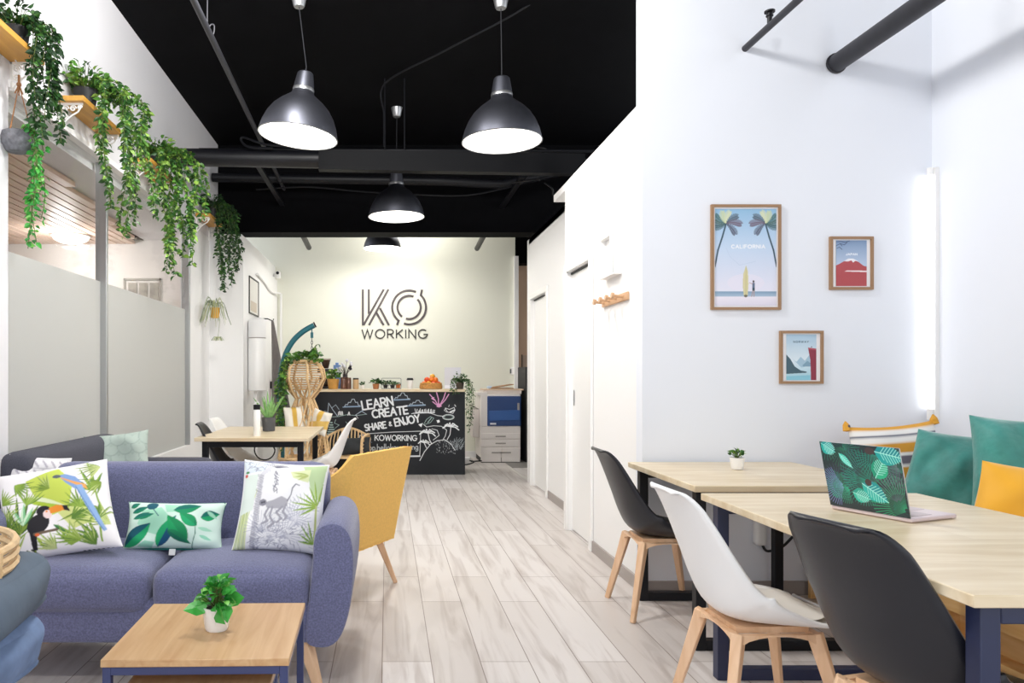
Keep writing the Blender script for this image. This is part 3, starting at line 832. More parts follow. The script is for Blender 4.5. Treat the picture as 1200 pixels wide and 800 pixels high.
# the lemur
cv.poly([(32, 52), (40, 50), (50, 45), (58, 48), (57, 55), (50, 58), (40, 58), (34, 57)], '#b3b2ba'); cv.ell(29.5, 52, 4.2, 3.8, '#8d8c97'); cv.ell(28.4, 52, 1, 1, '#3c3c46'); cv.ell(31, 51.5, 1, 1, '#3c3c46')
for p in (((37, 57), (33, 65), (37, 71), (31, 74)), ((41, 57), (39, 66), (44, 73), (38, 78)), ((52, 56), (46, 62), (52, 68), (48, 72)), ((56, 53), (53, 61), (58, 66), (55, 70))): cv.line(p, 2.2, '#a3a2ad')
cv.line([(57, 49), (60, 42), (61, 34), (64, 29), (68, 30)], 1.3, '#84838f')
cv.ell(5, 22, 2, 2, '#d2574a'); cv.ell(6, 18, 2.4, 1.4, '#3f8a4c')
cushion('cushion', 'square white cushion with a pencil drawn lemur and green palm fronds', .37, .395, .13, (-.452, 3.0, .475), rad(4), rad(27), rad(4.5), cv, n=150, seed=4)

# scalloped sage cushion and patterned white cushion on the charcoal sofa
cv = Canvas(100, 80, 2, '#a9b9b2')
for r_ in range(6):
    for k in range(6):
        x, y = k * 22 + (11 if r_ % 2 else 0), 84 - r_ * 15
        for q, c in ((13, '#93a59f'), (12, '#b4c4bc')): cv.ell(x, y, q, q * 1.1, c)
        for a in np.linspace(-2.4, -.7, 6): cv.line([(x, y), (x + 11 * math.cos(a), y + 12 * math.sin(a))], .35, '#a1b2aa')
cushion('cushion', 'sage cushion with scallop print at the far end of the charcoal sofa', .40, .33, .13, at(139, 543, 4.62) + Vector((0, 0, -.13)), rad(8), rad(16), rad(-6), cv, n=60, seed=5)
cv = Canvas(100, 80, 2, '#ecebee')
for k in range(7):
    for r_ in range(5): cv.line([(8 + k * 14, 8 + r_ * 16), (14 + k * 14, 18 + r_ * 16)], 3, '#aaa6b4')
for r_ in range(5): cv.line([(2, 6 + r_ * 16), (98, 3 + r_ * 16)], .7, '#8e8a9c')
cushion('cushion', 'white and grey patterned cushion against the near end of the charcoal sofa', .30, .27, .10, at(39, 572, 3.70) + Vector((.02, 0, -.105)), rad(40), rad(14), rad(8), cv, n=50, seed=6)

# cushions on the bench at the right
cv = Canvas(100, 100, 2, '#e9e6e3'); y = 0
for hgt, c in ((5, '#dba03c'), (6, '#f0eeec'), (2, '#5f6377'), (7, '#f0eeec'), (11, '#d79a35'), (3, '#f0eeec'), (9, '#6f6a78'), (3, '#f0eeec'), (12, '#dba03c'), (5, '#f0eeec'), (2.5, '#3f4150'), (6, '#f0eeec'), (11, '#d79a35'), (10, '#f0eeec')):
    cv.poly([(0, y), (100, y), (100, y + hgt), (0, y + hgt)], c); y += hgt
o = cushion('cushion', 'mustard, white and grey striped cushion in the corner of the bench', .44, .5, .13, (2.66, 3.74, .46), rad(-4), rad(10), rad(-5), cv, n=60, seed=7)
for sx in (-1, 1):
    pom = MB()
    pom.ball((sx * .22, 0, .5), .018, 8, 0 if sx < 0 else 1)
    pom.lathe([(.003, .49), (.016, .47), (.02, .44), (.001, .435)], 8, (sx * .222, 0, .04), 1)
    q = pom.build('tassel', [mat('grey wool', '#4e4f5c', .95), mat('mustard wool', '#dba03c', .95)], o)
velvet = mat('teal velvet', '#2f837b', .55, noise=(9, .34), bump=(11, 1.), sheen=.8)
velvet2 = mat('yellow velvet', '#efae20', .6, noise=(6, .06), bump=(7, .25), sheen=.4)
cushion('cushion', 'teal velvet cushion between the striped cushion and the corner teal one', .42, .50, .15, (2.61, 3.38, .452), rad(-30), rad(16), rad(4), m=velvet, shear=.22, seed=8, wr=.016)
cushion('cushion', 'teal velvet cushion set highest against the right wall, behind the yellow one', .44, .50, .15, (2.70, 3.06, .53), rad(-30), rad(12), rad(2), m=velvet, seed=9, wr=.016)
cushion('cushion', 'plain yellow velvet cushion beside the laptop table', .46, .40, .15, (2.54, 2.86, .45), rad(-14), rad(14), rad(6), m=velvet2, shear=.22, seed=10, wr=.008)

# ---- rattan chair with cushions, at the left edge
cane = mat('light rattan', '#d9b98c', .55, noise=(30, .15))
t = thing('rattan_chair', 'round rattan chair at the near left edge, slate cushions on it', 'rattan chair', (-1.27, 1.78, 0), rad(-20))
m = MB()
for k in range(7): m.tube([(.33 * math.cos(a), .33 * math.sin(a), .62 + .025 * k) for a in np.linspace(rad(20), rad(300), 30)], .010, 6)
m.build('backrest', cane, t)
m = MB(); m.tube([(.31 * math.cos(a), .31 * math.sin(a), .39) for a in np.linspace(0, 2 * PI, 32, endpoint=False)], .016, 8, closed=True)
for k in range(11):
    y = -.27 + .054 * k; w = math.sqrt(.31 ** 2 - y * y); m.tube([(-w, y, .39), (w, y, .39)], .008, 6)
m.build('seat', cane, t)
m = MB()
for a in np.linspace(rad(20), rad(300), 12): m.tube([(.31 * math.cos(a), .31 * math.sin(a), .39), (.33 * math.cos(a), .33 * math.sin(a), .77)], .008, 6)
m.build('stay', cane, t)
for a in (45, 135, 225, 315): MB().tube([(.29 * math.cos(rad(a)), .29 * math.sin(rad(a)), .39), (.33 * math.cos(rad(a)), .33 * math.sin(rad(a)), 0)], .016, 8).build('leg', cane, t)
slate = mat('slate fabric', '#5a6878', .9, noise=(9, .12), bump=(8, .5))
denim = mat('faded blue fabric', '#7389ae', .9, noise=(14, .25), bump=(7, .5))
def floppy(name, label, sx, sy, sz, loc, rz, m, seed):
    mb = MB().soft(sx, sy, sz, .06, (0, 0, sz / 2), (.01, .01, .025), n=22); r = random.Random(seed); ph = [r.uniform(0, 6) for _ in range(4)]
    for v in mb.v:
        k = .012 * math.sin(16 * v.x + 9 * v.z + ph[0]) + .010 * math.sin(22 * v.z - 8 * v.y + ph[1]) * (1 if v.z > .03 else .2)
        v.x += k; v.y += .7 * k
    return tag(place(mb.build(name, m, ang=180), loc, (0, 0, rz)), label, 'cushion')
floppy('seat_cushion', 'faded blue cushion under the slate one in the rattan chair', .52, .46, .155, (-1.18, 1.80, .405), rad(-4), denim, 1)
floppy('cushion', 'slate grey cushion lying on the faded blue one at the left edge', .54, .44, .15, (-1.17, 1.83, .562), rad(6), slate, 2)
# ================================================================== plants
G = {'dark': [mat('deep green leaf', '#173a18', .45), mat('dark green leaf', '#254f20', .45), mat('mid green leaf', '#3f7029', .45)],
     'mid': [mat('green leaf', '#27551f', .45), mat('fresh green leaf', '#4d7f2a', .45), mat('light green leaf', '#84a946', .45)],
     'bright': [mat('vivid green leaf', '#2c8f37', .45), mat('bright green leaf', '#45a83f', .45), mat('lime leaf', '#76bf55', .45)],
     'basil': [mat('basil green', '#1f7a2c', .4), mat('basil light green', '#3fa03e', .4), mat('basil lime', '#7cc05a', .4)],
     'olive': [mat('grey green leaf', '#77856a', .5), mat('pale sage leaf', '#a3ad93', .5), mat('yellow green leaf', '#b7bd8c', .5)]}
stem_mat = mat('plant stem', '#5b6b34', .7)
soil = mat('potting soil', '#2b211b', .95)
terracotta = mat('terracotta', '#b5764a', .8, noise=(20, .1))

def add_leaf(mb, p, d, L, W, rr, mi, fold=.25):
    d = Vector(d).normalized()
    up = Vector((rr.uniform(-1, 1), rr.uniform(-1, 1), rr.uniform(-.2, 1)))
    a = d.cross(up)
    if a.length < 1e-3: a = Vector((1, 0, 0))
    a.normalize(); b = a.cross(d).normalized(); p = Vector(p)
    def q(t, s, dr=0): return p + d * (L * t) + a * (W / 2 * s) + b * (abs(s) * W * fold - dr * L)
    v = [q(0, 0), q(.3, .85), q(.62, .8, .06), q(1, 0, .2), q(.62, -.8, .06), q(.3, -.85), q(.5, 0, .02)]
    mb.add(v, [(0, 1, 6), (1, 2, 6), (2, 3, 6), (3, 4, 6), (4, 5, 6), (5, 0, 6)], mi)

def vine(lv, stm, pts, rr, gap, L, r=.0022, droop=.6, ws=.62):
    P = smooth_path(pts, 8); stm.tube(P, r, 5)
    d = 0.; last = P[0]
    for i in range(1, len(P)):
        seg = (P[i] - P[i - 1]); d += seg.length
        while d > gap:
            d -= gap
            q = P[i] + Vector((rr.uniform(-.012, .012), rr.uniform(-.012, .012), rr.uniform(-.01, .01)))
            a = rr.uniform(0, 2 * PI); l = L * rr.uniform(.6, 1.2)
            add_leaf(lv, q, (math.cos(a), math.sin(a), -droop + rr.uniform(-.5, .6)), l, l * ws * rr.uniform(.8, 1.15), rr, rr.choice((0, 0, 1, 1, 2)))

def trailing_plant(name, label, base, pot_r, pot_h, pot_mat, strands, green, seed, L=.05, gap=.016, crown=60, crown_r=.1, crown_h=.12, group=None):
    """strands: lists of points relative to the pot's base"""
    rr = random.Random(seed)
    t = thing(name, label, 'plant', base, 0, group)
    MB().lathe([(pot_r * .78, 0), (pot_r, pot_h), (pot_r * .9, pot_h), (pot_r * .88, pot_h * .85), (0.001, pot_h * .85)], 20).build('pot', pot_mat, t)
    lv, st = MB(), MB()
    for s_ in strands: vine(lv, st, s_, rr, gap, L)
    for k in range(crown):
        a, e, q = rr.uniform(0, 2 * PI), rr.uniform(.1, 1.2), rr.uniform(.2, 1)
        c = Vector((crown_r * q * math.cos(a) * math.cos(e), crown_r * q * math.sin(a) * math.cos(e), pot_h + crown_h * q * math.sin(e)))
        add_leaf(lv, c, (math.cos(a), math.sin(a), rr.uniform(-.4, .8)), L * rr.uniform(.7, 1.2), L * .62, rr, rr.choice((0, 1, 1, 2)))
        if k % 3 == 0: st.tube([(0, 0, pot_h * .8), c * .6 + Vector((0, 0, .02)), c], .0018, 4)
    lv.build('foliage', G[green], t, smooth=False); st.build('stems', stem_mat, t)
    return t

# ---- wall shelves on the left with their brackets and plants
shelf_wood = wood('honey oak shelf', '#dba64c', '#c48a35', 'Y', 1, .45, 10)
bracket_white = mat('white wrought iron', '#f2f2f0', .5)
ZS = 2.86
def shelf(y0, y1, label, w=.165):
    t = thing('wall_shelf', label, 'shelf', (-2.0, (y0 + y1) / 2, ZS), 0, 'plant shelves on the left wall')
    h = (y1 - y0) / 2
    MB().box(0.002, w, -h, h, 0, .032).build('board', shelf_wood, t, bevel=.002)
    for sy in (-1, 1):
        b = MB(); y = sy * (h - .04)
        b.bar((.006, y, 0), (.006, y, -.15), .012, .012, up=(0, 1, 0)); b.bar((.004, y, -.006), (w - .02, y, -.006), .012, .012)
        b.tube([(.012, y, -.145), (.05, y, -.10), (.08, y, -.075), (.115, y, -.055), (.14, y, -.016)], .005, 6)
        for cx, cz, r in ((.038, -.035, .022), (.085, -.034, .02), (.125, -.028, .014), (.036, -.085, .02)):
            b.tube([(cx + r * (1 - k / 26) * math.cos(k * .42), y, cz + r * (1 - k / 26) * math.sin(k * .42)) for k in range(24)], .0045, 6)
        b.build('bracket', bracket_white, t)
    return t
shelf(3.22, 3.93, 'honey oak wall shelf nearest the camera, cut off by the top left corner')
shelf(4.43, 5.10, 'honey oak wall shelf carrying the black potted plant, second from the camera')
shelf(5.70, 6.36, 'honey oak wall shelf above the frosted glass, third from the camera')
shelf(7.64, 8.25, 'small looking honey oak shelf beside the black ceiling beam', .155)
black_pot = mat('black pot', '#17181a', .5)
rr = random.Random(3)
def fall(x, y, length, seedx, out=.04, z0=.12):
    """over the rim and down, beyond the edge of the shelf at x"""
    r = random.Random(seedx)
    p = [(x * .3, y * .4, z0), (x * .75, y * .8, z0 + .03), (x + out, y, z0 - .06)]
    n = max(3, int(length / .15)); a = r.uniform(0, 6)
    for k in range(1, n + 1): p.append((x + out + .035 * math.sin(a + k * .9) + .02 * k / n, y + .04 * math.sin(a * 2 + k * .8), z0 - .06 - length * k / n))
    return p
trailing_plant('trailing_plant', 'dark green trailing plant spilling off the shelf in the top left corner', (-1.92, 3.80, ZS + .034), .065, .10, black_pot,
    [fall(.10 + .009 * k, -.05 + .015 * k, (.46, .34, .54, .40, .3, .5, .44, .36, .52)[k], k + 40, .01) for k in range(9)], 'dark', 21, .043, .0078, 150, .11, .15)
trailing_plant('trailing_plant', 'bushy trailing plant in a black pot on the second shelf', (-1.90, 4.62, ZS + .034), .075, .10, black_pot,
    [fall(.09 + .05 * (k % 5), -.03 + .045 * k - .12 * (k % 2), (.35, .62, .86, .5, .42, .68, .8, .55, .4, .62, .7, .5)[k], k + 60, .02) for k in range(12)], 'mid', 22, .044, .0075, 260, .17, .17)
trailing_plant('trailing_plant', 'widest trailing plant, hanging in front of the glass below the third shelf', (-1.90, 6.02, ZS + .034), .075, .10, black_pot,
    [fall(.06 + .05 * (k % 6), -.20 + .03 * k, (.5, .72, .95, .6, .85, .62, .9, .7, .5, .78, .6, .45, .7)[k], k + 80, .02) for k in range(13)], 'mid', 23, .052, .0085, 260, .20, .16)
trailing_plant('trailing_plant', 'small leaved trailing plant on the farthest shelf, against the black beam', (-1.88, 7.90, ZS + .034), .075, .10, black_pot,
    [fall(.05 + .035 * (k % 6), -.14 + .022 * k, (.5, .72, .85, .6, .78, .5, .66, .8, .55, .7, .6, .4)[k], k + 100, .02) for k in range(12)], 'dark', 24, .046, .0095, 220, .15, .17)

# ---- stone planter on cords below the nearest shelf
p0 = at(20, 166, 3.86)
t = thing('hanging_planter', 'grey stone planter on brown cords with a bright green trailing plant', 'plant', p0)
m = MB(); m.lathe([(.005, -.062), (.05, -.055), (.082, -.02), (.088, .01), (.075, .045), (.055, .055), (.05, .04), (.001, .03)], 20); m.v = [Vector((v.x * 1.0, v.y, v.z)) for v in m.v]
m.build('bowl', mat('grey stone', '#75767c', .85, noise=(40, .35), bump=(60, .5)), t)
cord = mat('brown cord', '#a5754d', .9)
m = MB(); top = Vector((0.01, 0, .30))
for a in (2.6, 4.7, .3): m.tube([(.075 * math.cos(a), .075 * math.sin(a), .03), top], .0028, 5)
m.tube([top, top + Vector((0, 0, .05))], .006, 6); m.ball(top, .013, 8)
for a in (0, 2, 4): m.tube([top, top + Vector((.02 * math.cos(a), .02 * math.sin(a), -.05))], .004, 5)
m.build('cord', cord, t)
MB().tube([top + Vector((0, 0, .04)), top + Vector((-.01, 0, .11)), top + Vector((-.03, 0, .155))], .004, 6).build('hook', bracket_white, t)
lv, st = MB(), MB(); r5 = random.Random(8)
for k in range(7):
    ln = (.62, .5, .38, .58, .3, .45, .22)[k]; x = .075 + .006 * (k % 3); yy = -.03 + .01 * k
    pts = [(.03, yy * .5, .05), (x, yy, .065)] + [(x + .02 + .022 * math.sin(k + i), yy + .02 * math.cos(k * 2 + i), .05 - ln * i / 4) for i in range(1, 5)]
    vine(lv, st, pts, r5, .016, .042)
lv.build('foliage', G['bright'], t, smooth=False); st.build('stems', stem_mat, t)

# ---- spider plant hung from the farthest shelf
p0 = at(252, 366, 7.85)
t = thing('spider_plant', 'spider plant with pale drooping leaves in a small yellow hanging pot', 'plant', p0)
MB().lathe([(.04, -.06), (.055, .05), (.048, .05), (.045, .035), (.001, .035)], 16).build('pot', mat('yellow pot', '#d9a23a', .5), t)
m = MB()
for a in (0, 2.1, 4.2): m.tube([(.05 * math.cos(a), .05 * math.sin(a), .05), (0, 0, .3), (0, 0, .97)], .0015, 4)
m.build('wire', bracket_white, t)
m = MB(); r5 = random.Random(12)
for k in range(46):
    a, l = r5.uniform(0, 2 * PI), r5.uniform(.16, .34); h = r5.uniform(.03, .12); P = []
    for i in range(9):
        s_ = i / 8; P.append((l * .55 * s_ ** .8 * math.cos(a), l * .55 * s_ ** .8 * math.sin(a), .05 + h * math.sin(PI * min(1, s_ * 1.3)) - l * 1.0 * max(0, s_ - .3) ** 1.5))
    m.tube(P, [.0045 * (1 - .8 * i / 8) + .0008 for i in range(9)], 4, r5.choice((0, 1, 1, 2)))
for k in range(26):
    a, l = r5.uniform(0, 2 * PI), r5.uniform(.03, .08); c = Vector((.03, 0, -.28)); m.tube([c, c + Vector((l * .6 * math.cos(a), l * .6 * math.sin(a), .02)), c + Vector((l * math.cos(a), l * math.sin(a), -.02))], .003, 4, r5.choice((0, 1, 2)))
m.tube([(.02, 0, .04), (.05, 0, -.1), (.03, 0, -.28)], .0025, 4, 1)
m.build('foliage', G['olive'], t)

# ---- small potted plants
white_pot = mat('white ceramic', '#f3f2f0', .35)
def pot_plant(name, label, base, r, h, pm, green, n, L, cr, chh, seed, W=.8, prof=None):
    rr = random.Random(seed); t = thing(name, label, 'plant', base)
    MB().lathe(prof or [(r * .72, 0), (r * .8, h * .1), (r, h), (r * .9, h), (r * .86, h * .86), (.001, h * .86)], 20).build('pot', pm, t)
    MB().lathe([(.001, h * .88), (r * .86, h * .87)], 16).build('soil', soil, t)
    lv, st = MB(), MB()
    for k in range(n):
        a, e = rr.uniform(0, 2 * PI), rr.uniform(.15, 1.45); q = rr.uniform(.45, 1)
        c = Vector((cr * q * math.cos(a) * math.cos(e), cr * q * math.sin(a) * math.cos(e), h + chh * q * math.sin(e)))
        add_leaf(lv, c, (math.cos(a) * math.cos(e * .6), math.sin(a) * math.cos(e * .6), math.sin(e) * .9 - .25), L * rr.uniform(.7, 1.15), L * W, rr, rr.choice((0, 1, 1, 2)), .2)
        st.tube([(0, 0, h * .85), c * .55 + Vector((0, 0, h * .4)), c], .0016, 4)
    lv.build('foliage', G[green], t, smooth=False); st.build('stems', stem_mat, t)
    return t
o = pot_plant('potted_plant', 'leafy green plant in a white cup shaped pot on the square coffee table', at(254, 737, 2.17), .043, .07, white_pot, 'basil', 70, .034, .05, .075, 31, .9)
lv = MB(); r5 = random.Random(2)
for d, l in (((-.9, -.5, -.35), .075), ((.3, -.9, -.55), .08), ((.55, -.75, -.5), .07), ((.9, .1, .1), .06)): add_leaf(lv, (d[0] * .025, d[1] * .025, .085), d, l, l * .85, r5, 1, .12)
lv.build('large_leaf', G['basil'], o, smooth=False)
pot_plant('potted_succulent', 'tiny green succulent in a white pot on the table by the poster wall', at(864, 549.5, 3.67), .036, .058, white_pot, 'mid', 26, .03, .035, .035, 33, .6)

# ---- aloe on the table behind the sofa
t = thing('potted_aloe', 'aloe with upright pale spears in a dark grey pot', 'plant', at(315, 504.5, 6.2))
MB().lathe([(.052, 0), (.06, .115), (.054, .115), (.052, .1), (.001, .1)], 20).build('pot', mat('dark grey pot', '#4a4b4f', .6), t)
m = MB(); r5 = random.Random(4)
for k in range(16):
    a, l, lean = r5.uniform(0, 2 * PI), r5.uniform(.14, .26), r5.uniform(.15, .75)
    P = [(.015 * math.cos(a) + l * math.sin(lean) * s_ * math.cos(a), .015 * math.sin(a) + l * math.sin(lean) * s_ * math.sin(a), .1 + l * math.cos(lean) * s_ ** .9) for s_ in (0, .3, .6, .85, 1)]
    m.tube(P, [.010, .011, .008, .005, .001], 6)
m.build('leaves', mat('aloe green', '#7fae6a', .5, noise=(40, .25)), t)
# ================================================================== lamps, pipes and beams overhead
brushed = mat('brushed dark aluminium', '#6f717b', .45, .95)
brushed_l = mat('brushed light aluminium', '#c3c4c6', .35, .9)
lamp_in = mat('white enamel', '#fbfaf4', .5)
bulb_m = mat('lit bulb', '#ffffff', .5, emit=((1, .95, .88), 14))
cable_m = mat('dark lamp cord', '#2a2b30', .6)
def pendant(label, c, canopy, watts, scale=1., tilt=(0, 0)):
    """c = middle of the rim"""
    t = thing('pendant_lamp', label, 'lamp', c, 0, 'aluminium pendant lamps')
    Rm = .283 * scale; k = scale
    prof = [(Rm, 0), (Rm * .985, .03 * k), (Rm * .94, .08 * k), (Rm * .85, .14 * k), (Rm * .72, .195 * k), (Rm * .56, .24 * k), (Rm * .40, .275 * k), (Rm * .29, .30 * k), (Rm * .265, .325 * k)]
    T = Euler((tilt[0], tilt[1], 0)).to_matrix().to_4x4()
    MB().lathe(prof, 48, M=T, caps=False).build('shade', brushed, t, ang=60)
    MB().lathe([(r * .975, z + .001) for r, z in prof], 48, M=T, caps=False).build('shade_lining', lamp_in, t, ang=60)
    MB().lathe([(Rm * 1.0, -.004), (Rm * 1.012, 0), (Rm * 1.0, .006), (Rm * .97, 0)], 48, M=T, closed=True).build('rim', brushed_l, t)
    MB().lathe([(Rm * .27, .32 * k), (Rm * .275, .335 * k), (Rm * .262, .345 * k)], 24, M=T, caps=False).build('collar', brushed_l, t)
    MB().lathe([(Rm * .262, .345 * k), (Rm * .25, .37 * k), (Rm * .2, .45 * k), (Rm * .17, .458 * k), (.005, .46 * k)], 24, M=T).build('cap', brushed, t)
    top = canopy - c
    MB().tube([T @ Vector((0, 0, .455 * k)), T @ Vector((0, 0, .50 * k)), top], .0035, 6).build('cord', cable_m, t)
    MB().lathe([(.035, 0), (.042, .012), (.058, .09), (.055, .095)], 20, top).build('canopy', brushed_l, t)
    b = MB(); b.ball((0, 0, .13 * k), .05 * k, 14, sz=1.2); b.build('bulb', bulb_m, t)
    l = bpy.data.lights.new('bulb_light', 'POINT'); l.energy = watts; l.color = (1, .965, .92); l.shadow_soft_size = .07
    o = bpy.data.objects.new('bulb_light', l); COL.objects.link(o); o.parent = t; o.location = (0, 0, .06 * k)
    return t
def lamp_at(label, px, py, Y, cpx, cpy, watts, scale=1., tilt=(0, 0)):
    c = at(px, py, Y); pendant(label, c, Vector((c.x + (cpx - px) * Y / F, Y, ZC - .095)), watts, scale, tilt)
lamp_at('aluminium pendant lamp on the left of the front pair, hanging slightly tilted', 349, 160, 5.23, 350.5, 5, 55, 1., (0, rad(7)))
lamp_at('aluminium pendant lamp on the right of the front pair, above the aisle', 588, 166, 5.25, 587, 5, 42)
lamp_at('aluminium pendant lamp hanging just in front of the black beam', 464.5, 254, 7.45, 465, 130, 45)
lamp_at('aluminium pendant lamp behind the black beam, lighting the sign wall', 448, 291, 9.7, 448, 130, 62, .88)

def tagged_tube(name, label, cat, pts, r, m=black_metal, n=14, group=None):
    mb = MB(); mb.tube(pts, r, n); return tag(mb.build(name, m), label, cat, group)
slab('ceiling_beam', [(-2.05, 3.05, 8.66, 8.98, 2.89, ZC)], black_paint)
# main duct
YD = 6.72
mb = MB(); z = at(0, 184, YD).z
mb.cyl((-2.0, YD, z), (.0, YD, z - .03), .08, 24); mb.cyl((-2.0, YD, z), (-1.965, YD, z), .092, 24)
mb.cyl((-.3, YD + .02, z - .02), (2.05, YD + .02, z - .07), .052, 18)
tag(mb.build('ceiling_duct', mat('black duct', '#13141a', .42)), 'thick black duct crossing below the ceiling from the left wall', 'duct')
mb = MB(); mb.bar((-.62, YD - .06, z - .05), (1.78, YD - .06, z - .09), .10, .18)
tag(mb.build('boxed_beam', mat('black boxing', '#0d0e12', .6, spec=.2)), 'flat black boxing in front of the thick ceiling duct', 'beam')
tagged_tube('conduit', 'thin black conduit resting on top of the thick duct', 'pipe', [(-1.75, YD + .1, z + .10), (2.0, YD + .1, z + .085)], .014)
tagged_tube('ceiling_pipe', 'black pipe behind the thick duct, just in front of the beam', 'pipe', [(-1.98, 8.3, at(0, 208, 8.3).z), (.6, 8.3, at(0, 212, 8.3).z), (1.3, 8.3, at(0, 216, 8.3).z), (2.0, 8.3, at(0, 200, 8.3).z)], .05)
tagged_tube('cable_bundle', 'thin black cables strung below the pipe at the beam', 'cable', smooth_path([at(300, 222, 8.2), at(360, 219, 8.2), at(420, 224, 8.2), at(470, 227, 8.2), at(540, 229, 8.2), at(585, 222, 8.2), at(620, 212, 8.2)]), .009, n=6)
tagged_tube('ceiling_conduit', 'long thin grey conduit running away along the left of the ceiling', 'pipe', [(-1.13, 4.0, 3.40), (-1.22, 8.66, 3.40)], .02, mat('dark grey conduit', '#3b3c42', .5))
tagged_tube('wire_loop', 'looped grey wire hanging at the thin ceiling conduit', 'cable', smooth_path([at(243, 0, 4.95), at(243, 30, 4.95), at(245, 42, 4.95), at(250, 40, 4.95), at(251, 30, 4.95), at(247, 29, 4.95), at(243, 36, 4.95)]), .004, mat('grey wire', '#55565c', .5), 6)
tagged_tube('cable_coil', 'coiled black cable lying on the duct below the left front lamp', 'cable', smooth_path([at(345, 172, 6.6), at(310, 169, 6.6), at(286, 161, 6.6), at(283, 165, 6.6), at(292, 172, 6.6), at(320, 174, 6.6)]), .011, n=6)
tagged_tube('ceiling_cable', 'black cable swagged diagonally across the ceiling to the duct', 'cable', smooth_path([at(660, -22, 5.2), at(600, 18, 5.5), at(520, 60, 6.0), at(451, 98, 6.6), at(450, 135, 6.7), at(450, 172, 6.7)]), .008, n=6)
for px, s_ in ((451, 'left'), (474, 'right')):
    p = at(px, 176, 6.72); mb = MB(); mb.tube([p + Vector((0, 0, -.06)), (p.x, p.y, ZC)], .007, 6); mb.box(p.x - .02, p.x + .02, p.y - .09, p.y + .09, p.z - .07, p.z - .04)
    tag(mb.build('hanger_rod', black_metal), 'black threaded rod carrying the duct, %s of the lamp at the black beam' % ('just left' if s_ == 'left' else 'just right'), 'rod')
def flat_bar(label, p, q, w=.06, h=.03):
    mb = MB(); mb.bar(p, q, w, h); return tag(mb.build('angle_bar', black_metal, bevel=.003), label, 'bar')
flat_bar('black slotted bar slanting down at the beam, left of the lamps', at(300, 190, 7.4), at(331, 240, 8.66), .055, .03)
flat_bar('black slotted bar slanting at the beam, right of the lamps', at(612, 207, 8.0), at(588, 243, 8.66), .06, .03)
tagged_tube('pipe_stub', 'short black pipe end showing under the beam left of the sign', 'pipe', [at(352, 270, 8.98), at(362, 290, 10.0)], .035)
tagged_tube('pipe_stub', 'short black pipe end showing under the beam right of the sign', 'pipe', [at(570, 270, 8.98), at(559, 291, 10.0)], .035)
mb = MB()
for a, b in (((622, 205), (640, 176)), ((632, 212), (618, 182)), ((638, 214), (648, 228)), ((640, 176), (628, 172)), ((600, 214), (648, 206)), ((610, 216), (632, 180))):
    mb.tube(smooth_path([at(a[0], a[1], 6.9), at((a[0] + b[0]) / 2 + 4, (a[1] + b[1]) / 2, 6.85), at(b[0], b[1], 6.9)], 5), .008, 6)
tag(mb.build('cable_tangle', black_metal), 'tangle of black cables tied to the pipes near the white corridor wall', 'cable')
# pipes coming out of the poster wall
p = at(979, 75, 4.03)
mb = MB(); mb.cyl((p.x, 4.04, p.z), (p.x, .9, p.z), .049, 22); mb.lathe([(.049, 0), (.056, .004), (.056, .012), (.049, .016)], 22, M=Matrix.Translation((p.x, 4.028, p.z)) @ Matrix.Rotation(PI / 2, 4, 'X'))
tag(mb.build('sprinkler_main', mat('black pipe', '#23232a', .5, noise=(14, .25))), 'thick black pipe coming out of the poster wall at the top right', 'pipe')
p = at(873, 57, 4.03)
t = thing('sprinkler_pipe', 'thin black sprinkler pipe coming out of the poster wall at the top', 'pipe', (p.x, 4.03, p.z))
MB().cyl((0, 0.005, 0), (0, -3.1, 0), .018, 14).build('tube', MATS['black pipe'], t)
m = MB(); m.cyl((0, -.26, .01), (0, -.26, .07), .012, 10); m.cyl((0, -.26, .07), (0, -.26, .078), .026, 14); m.cyl((0, -.26, .05), (0, -.26, .056), .018, 12)
m.build('sprinkler_head', black_metal, t)
m = MB(); m.cyl((0, -.62, .01), (0, -.62, .2), .010, 10); m.build('branch', black_metal, t)
# light tube in the corner
t = thing('light_tube', 'lit white tube lamp standing upright in the corner beside the posters', 'lamp', (2.955, 3.995, 0))
MB().cyl((0, 0, 1.02), (0, 0, 2.29), .014, 14).build('tube', mat('lit tube', '#ffffff', .5, emit=((1, .98, .95), 2.2)), t)
m = MB(); m.cyl((0, 0, .96), (0, 0, 1.02), .016, 12); m.cyl((0, 0, 2.29), (0, 0, 2.33), .016, 12); m.build('end_cap', white, t)
MB().box(.012, .0345, -.02, .02, .96, 2.33).build('holder', white, t)
# round lamp in the office
p = at(83, 284, 7.4)
t = thing('ceiling_light', 'round white ceiling light glowing in the office behind the glass', 'lamp', (p.x, p.y, 2.60))
MB().lathe([(.001, -.07), (.10, -.06), (.16, -.03), (.175, 0)], 28).build('diffuser', mat('lit diffuser', '#ffffff', .5, emit=((1, .97, .92), 3)), t)
MB().lathe([(.175, 0), (.185, .0), (.185, .015), (.001, .015)], 28).build('base', white, t)
# ================================================================== the chalkboard counter
CX0, CX1, CY0, CY1, CZ = (368 - VX) * 8.9 / F, (545 - VX) * 8.9 / F, 8.9, 9.5, 1.035
t = thing('bar_counter', 'black chalkboard counter with white chalk lettering and a wooden top', 'counter', ((CX0 + CX1) / 2, 9.2, 0))
W = CX1 - CX0
MB().box(-W / 2 - .01, W / 2 + .01, -.32, .32, CZ - .032, CZ).build('worktop', top_wood, t, bevel=.003)
MB().box(-W / 2, W / 2, -.285, .29, .0, CZ - .033).build('body', mat('black board', '#14171c', .7), t, smooth=False)
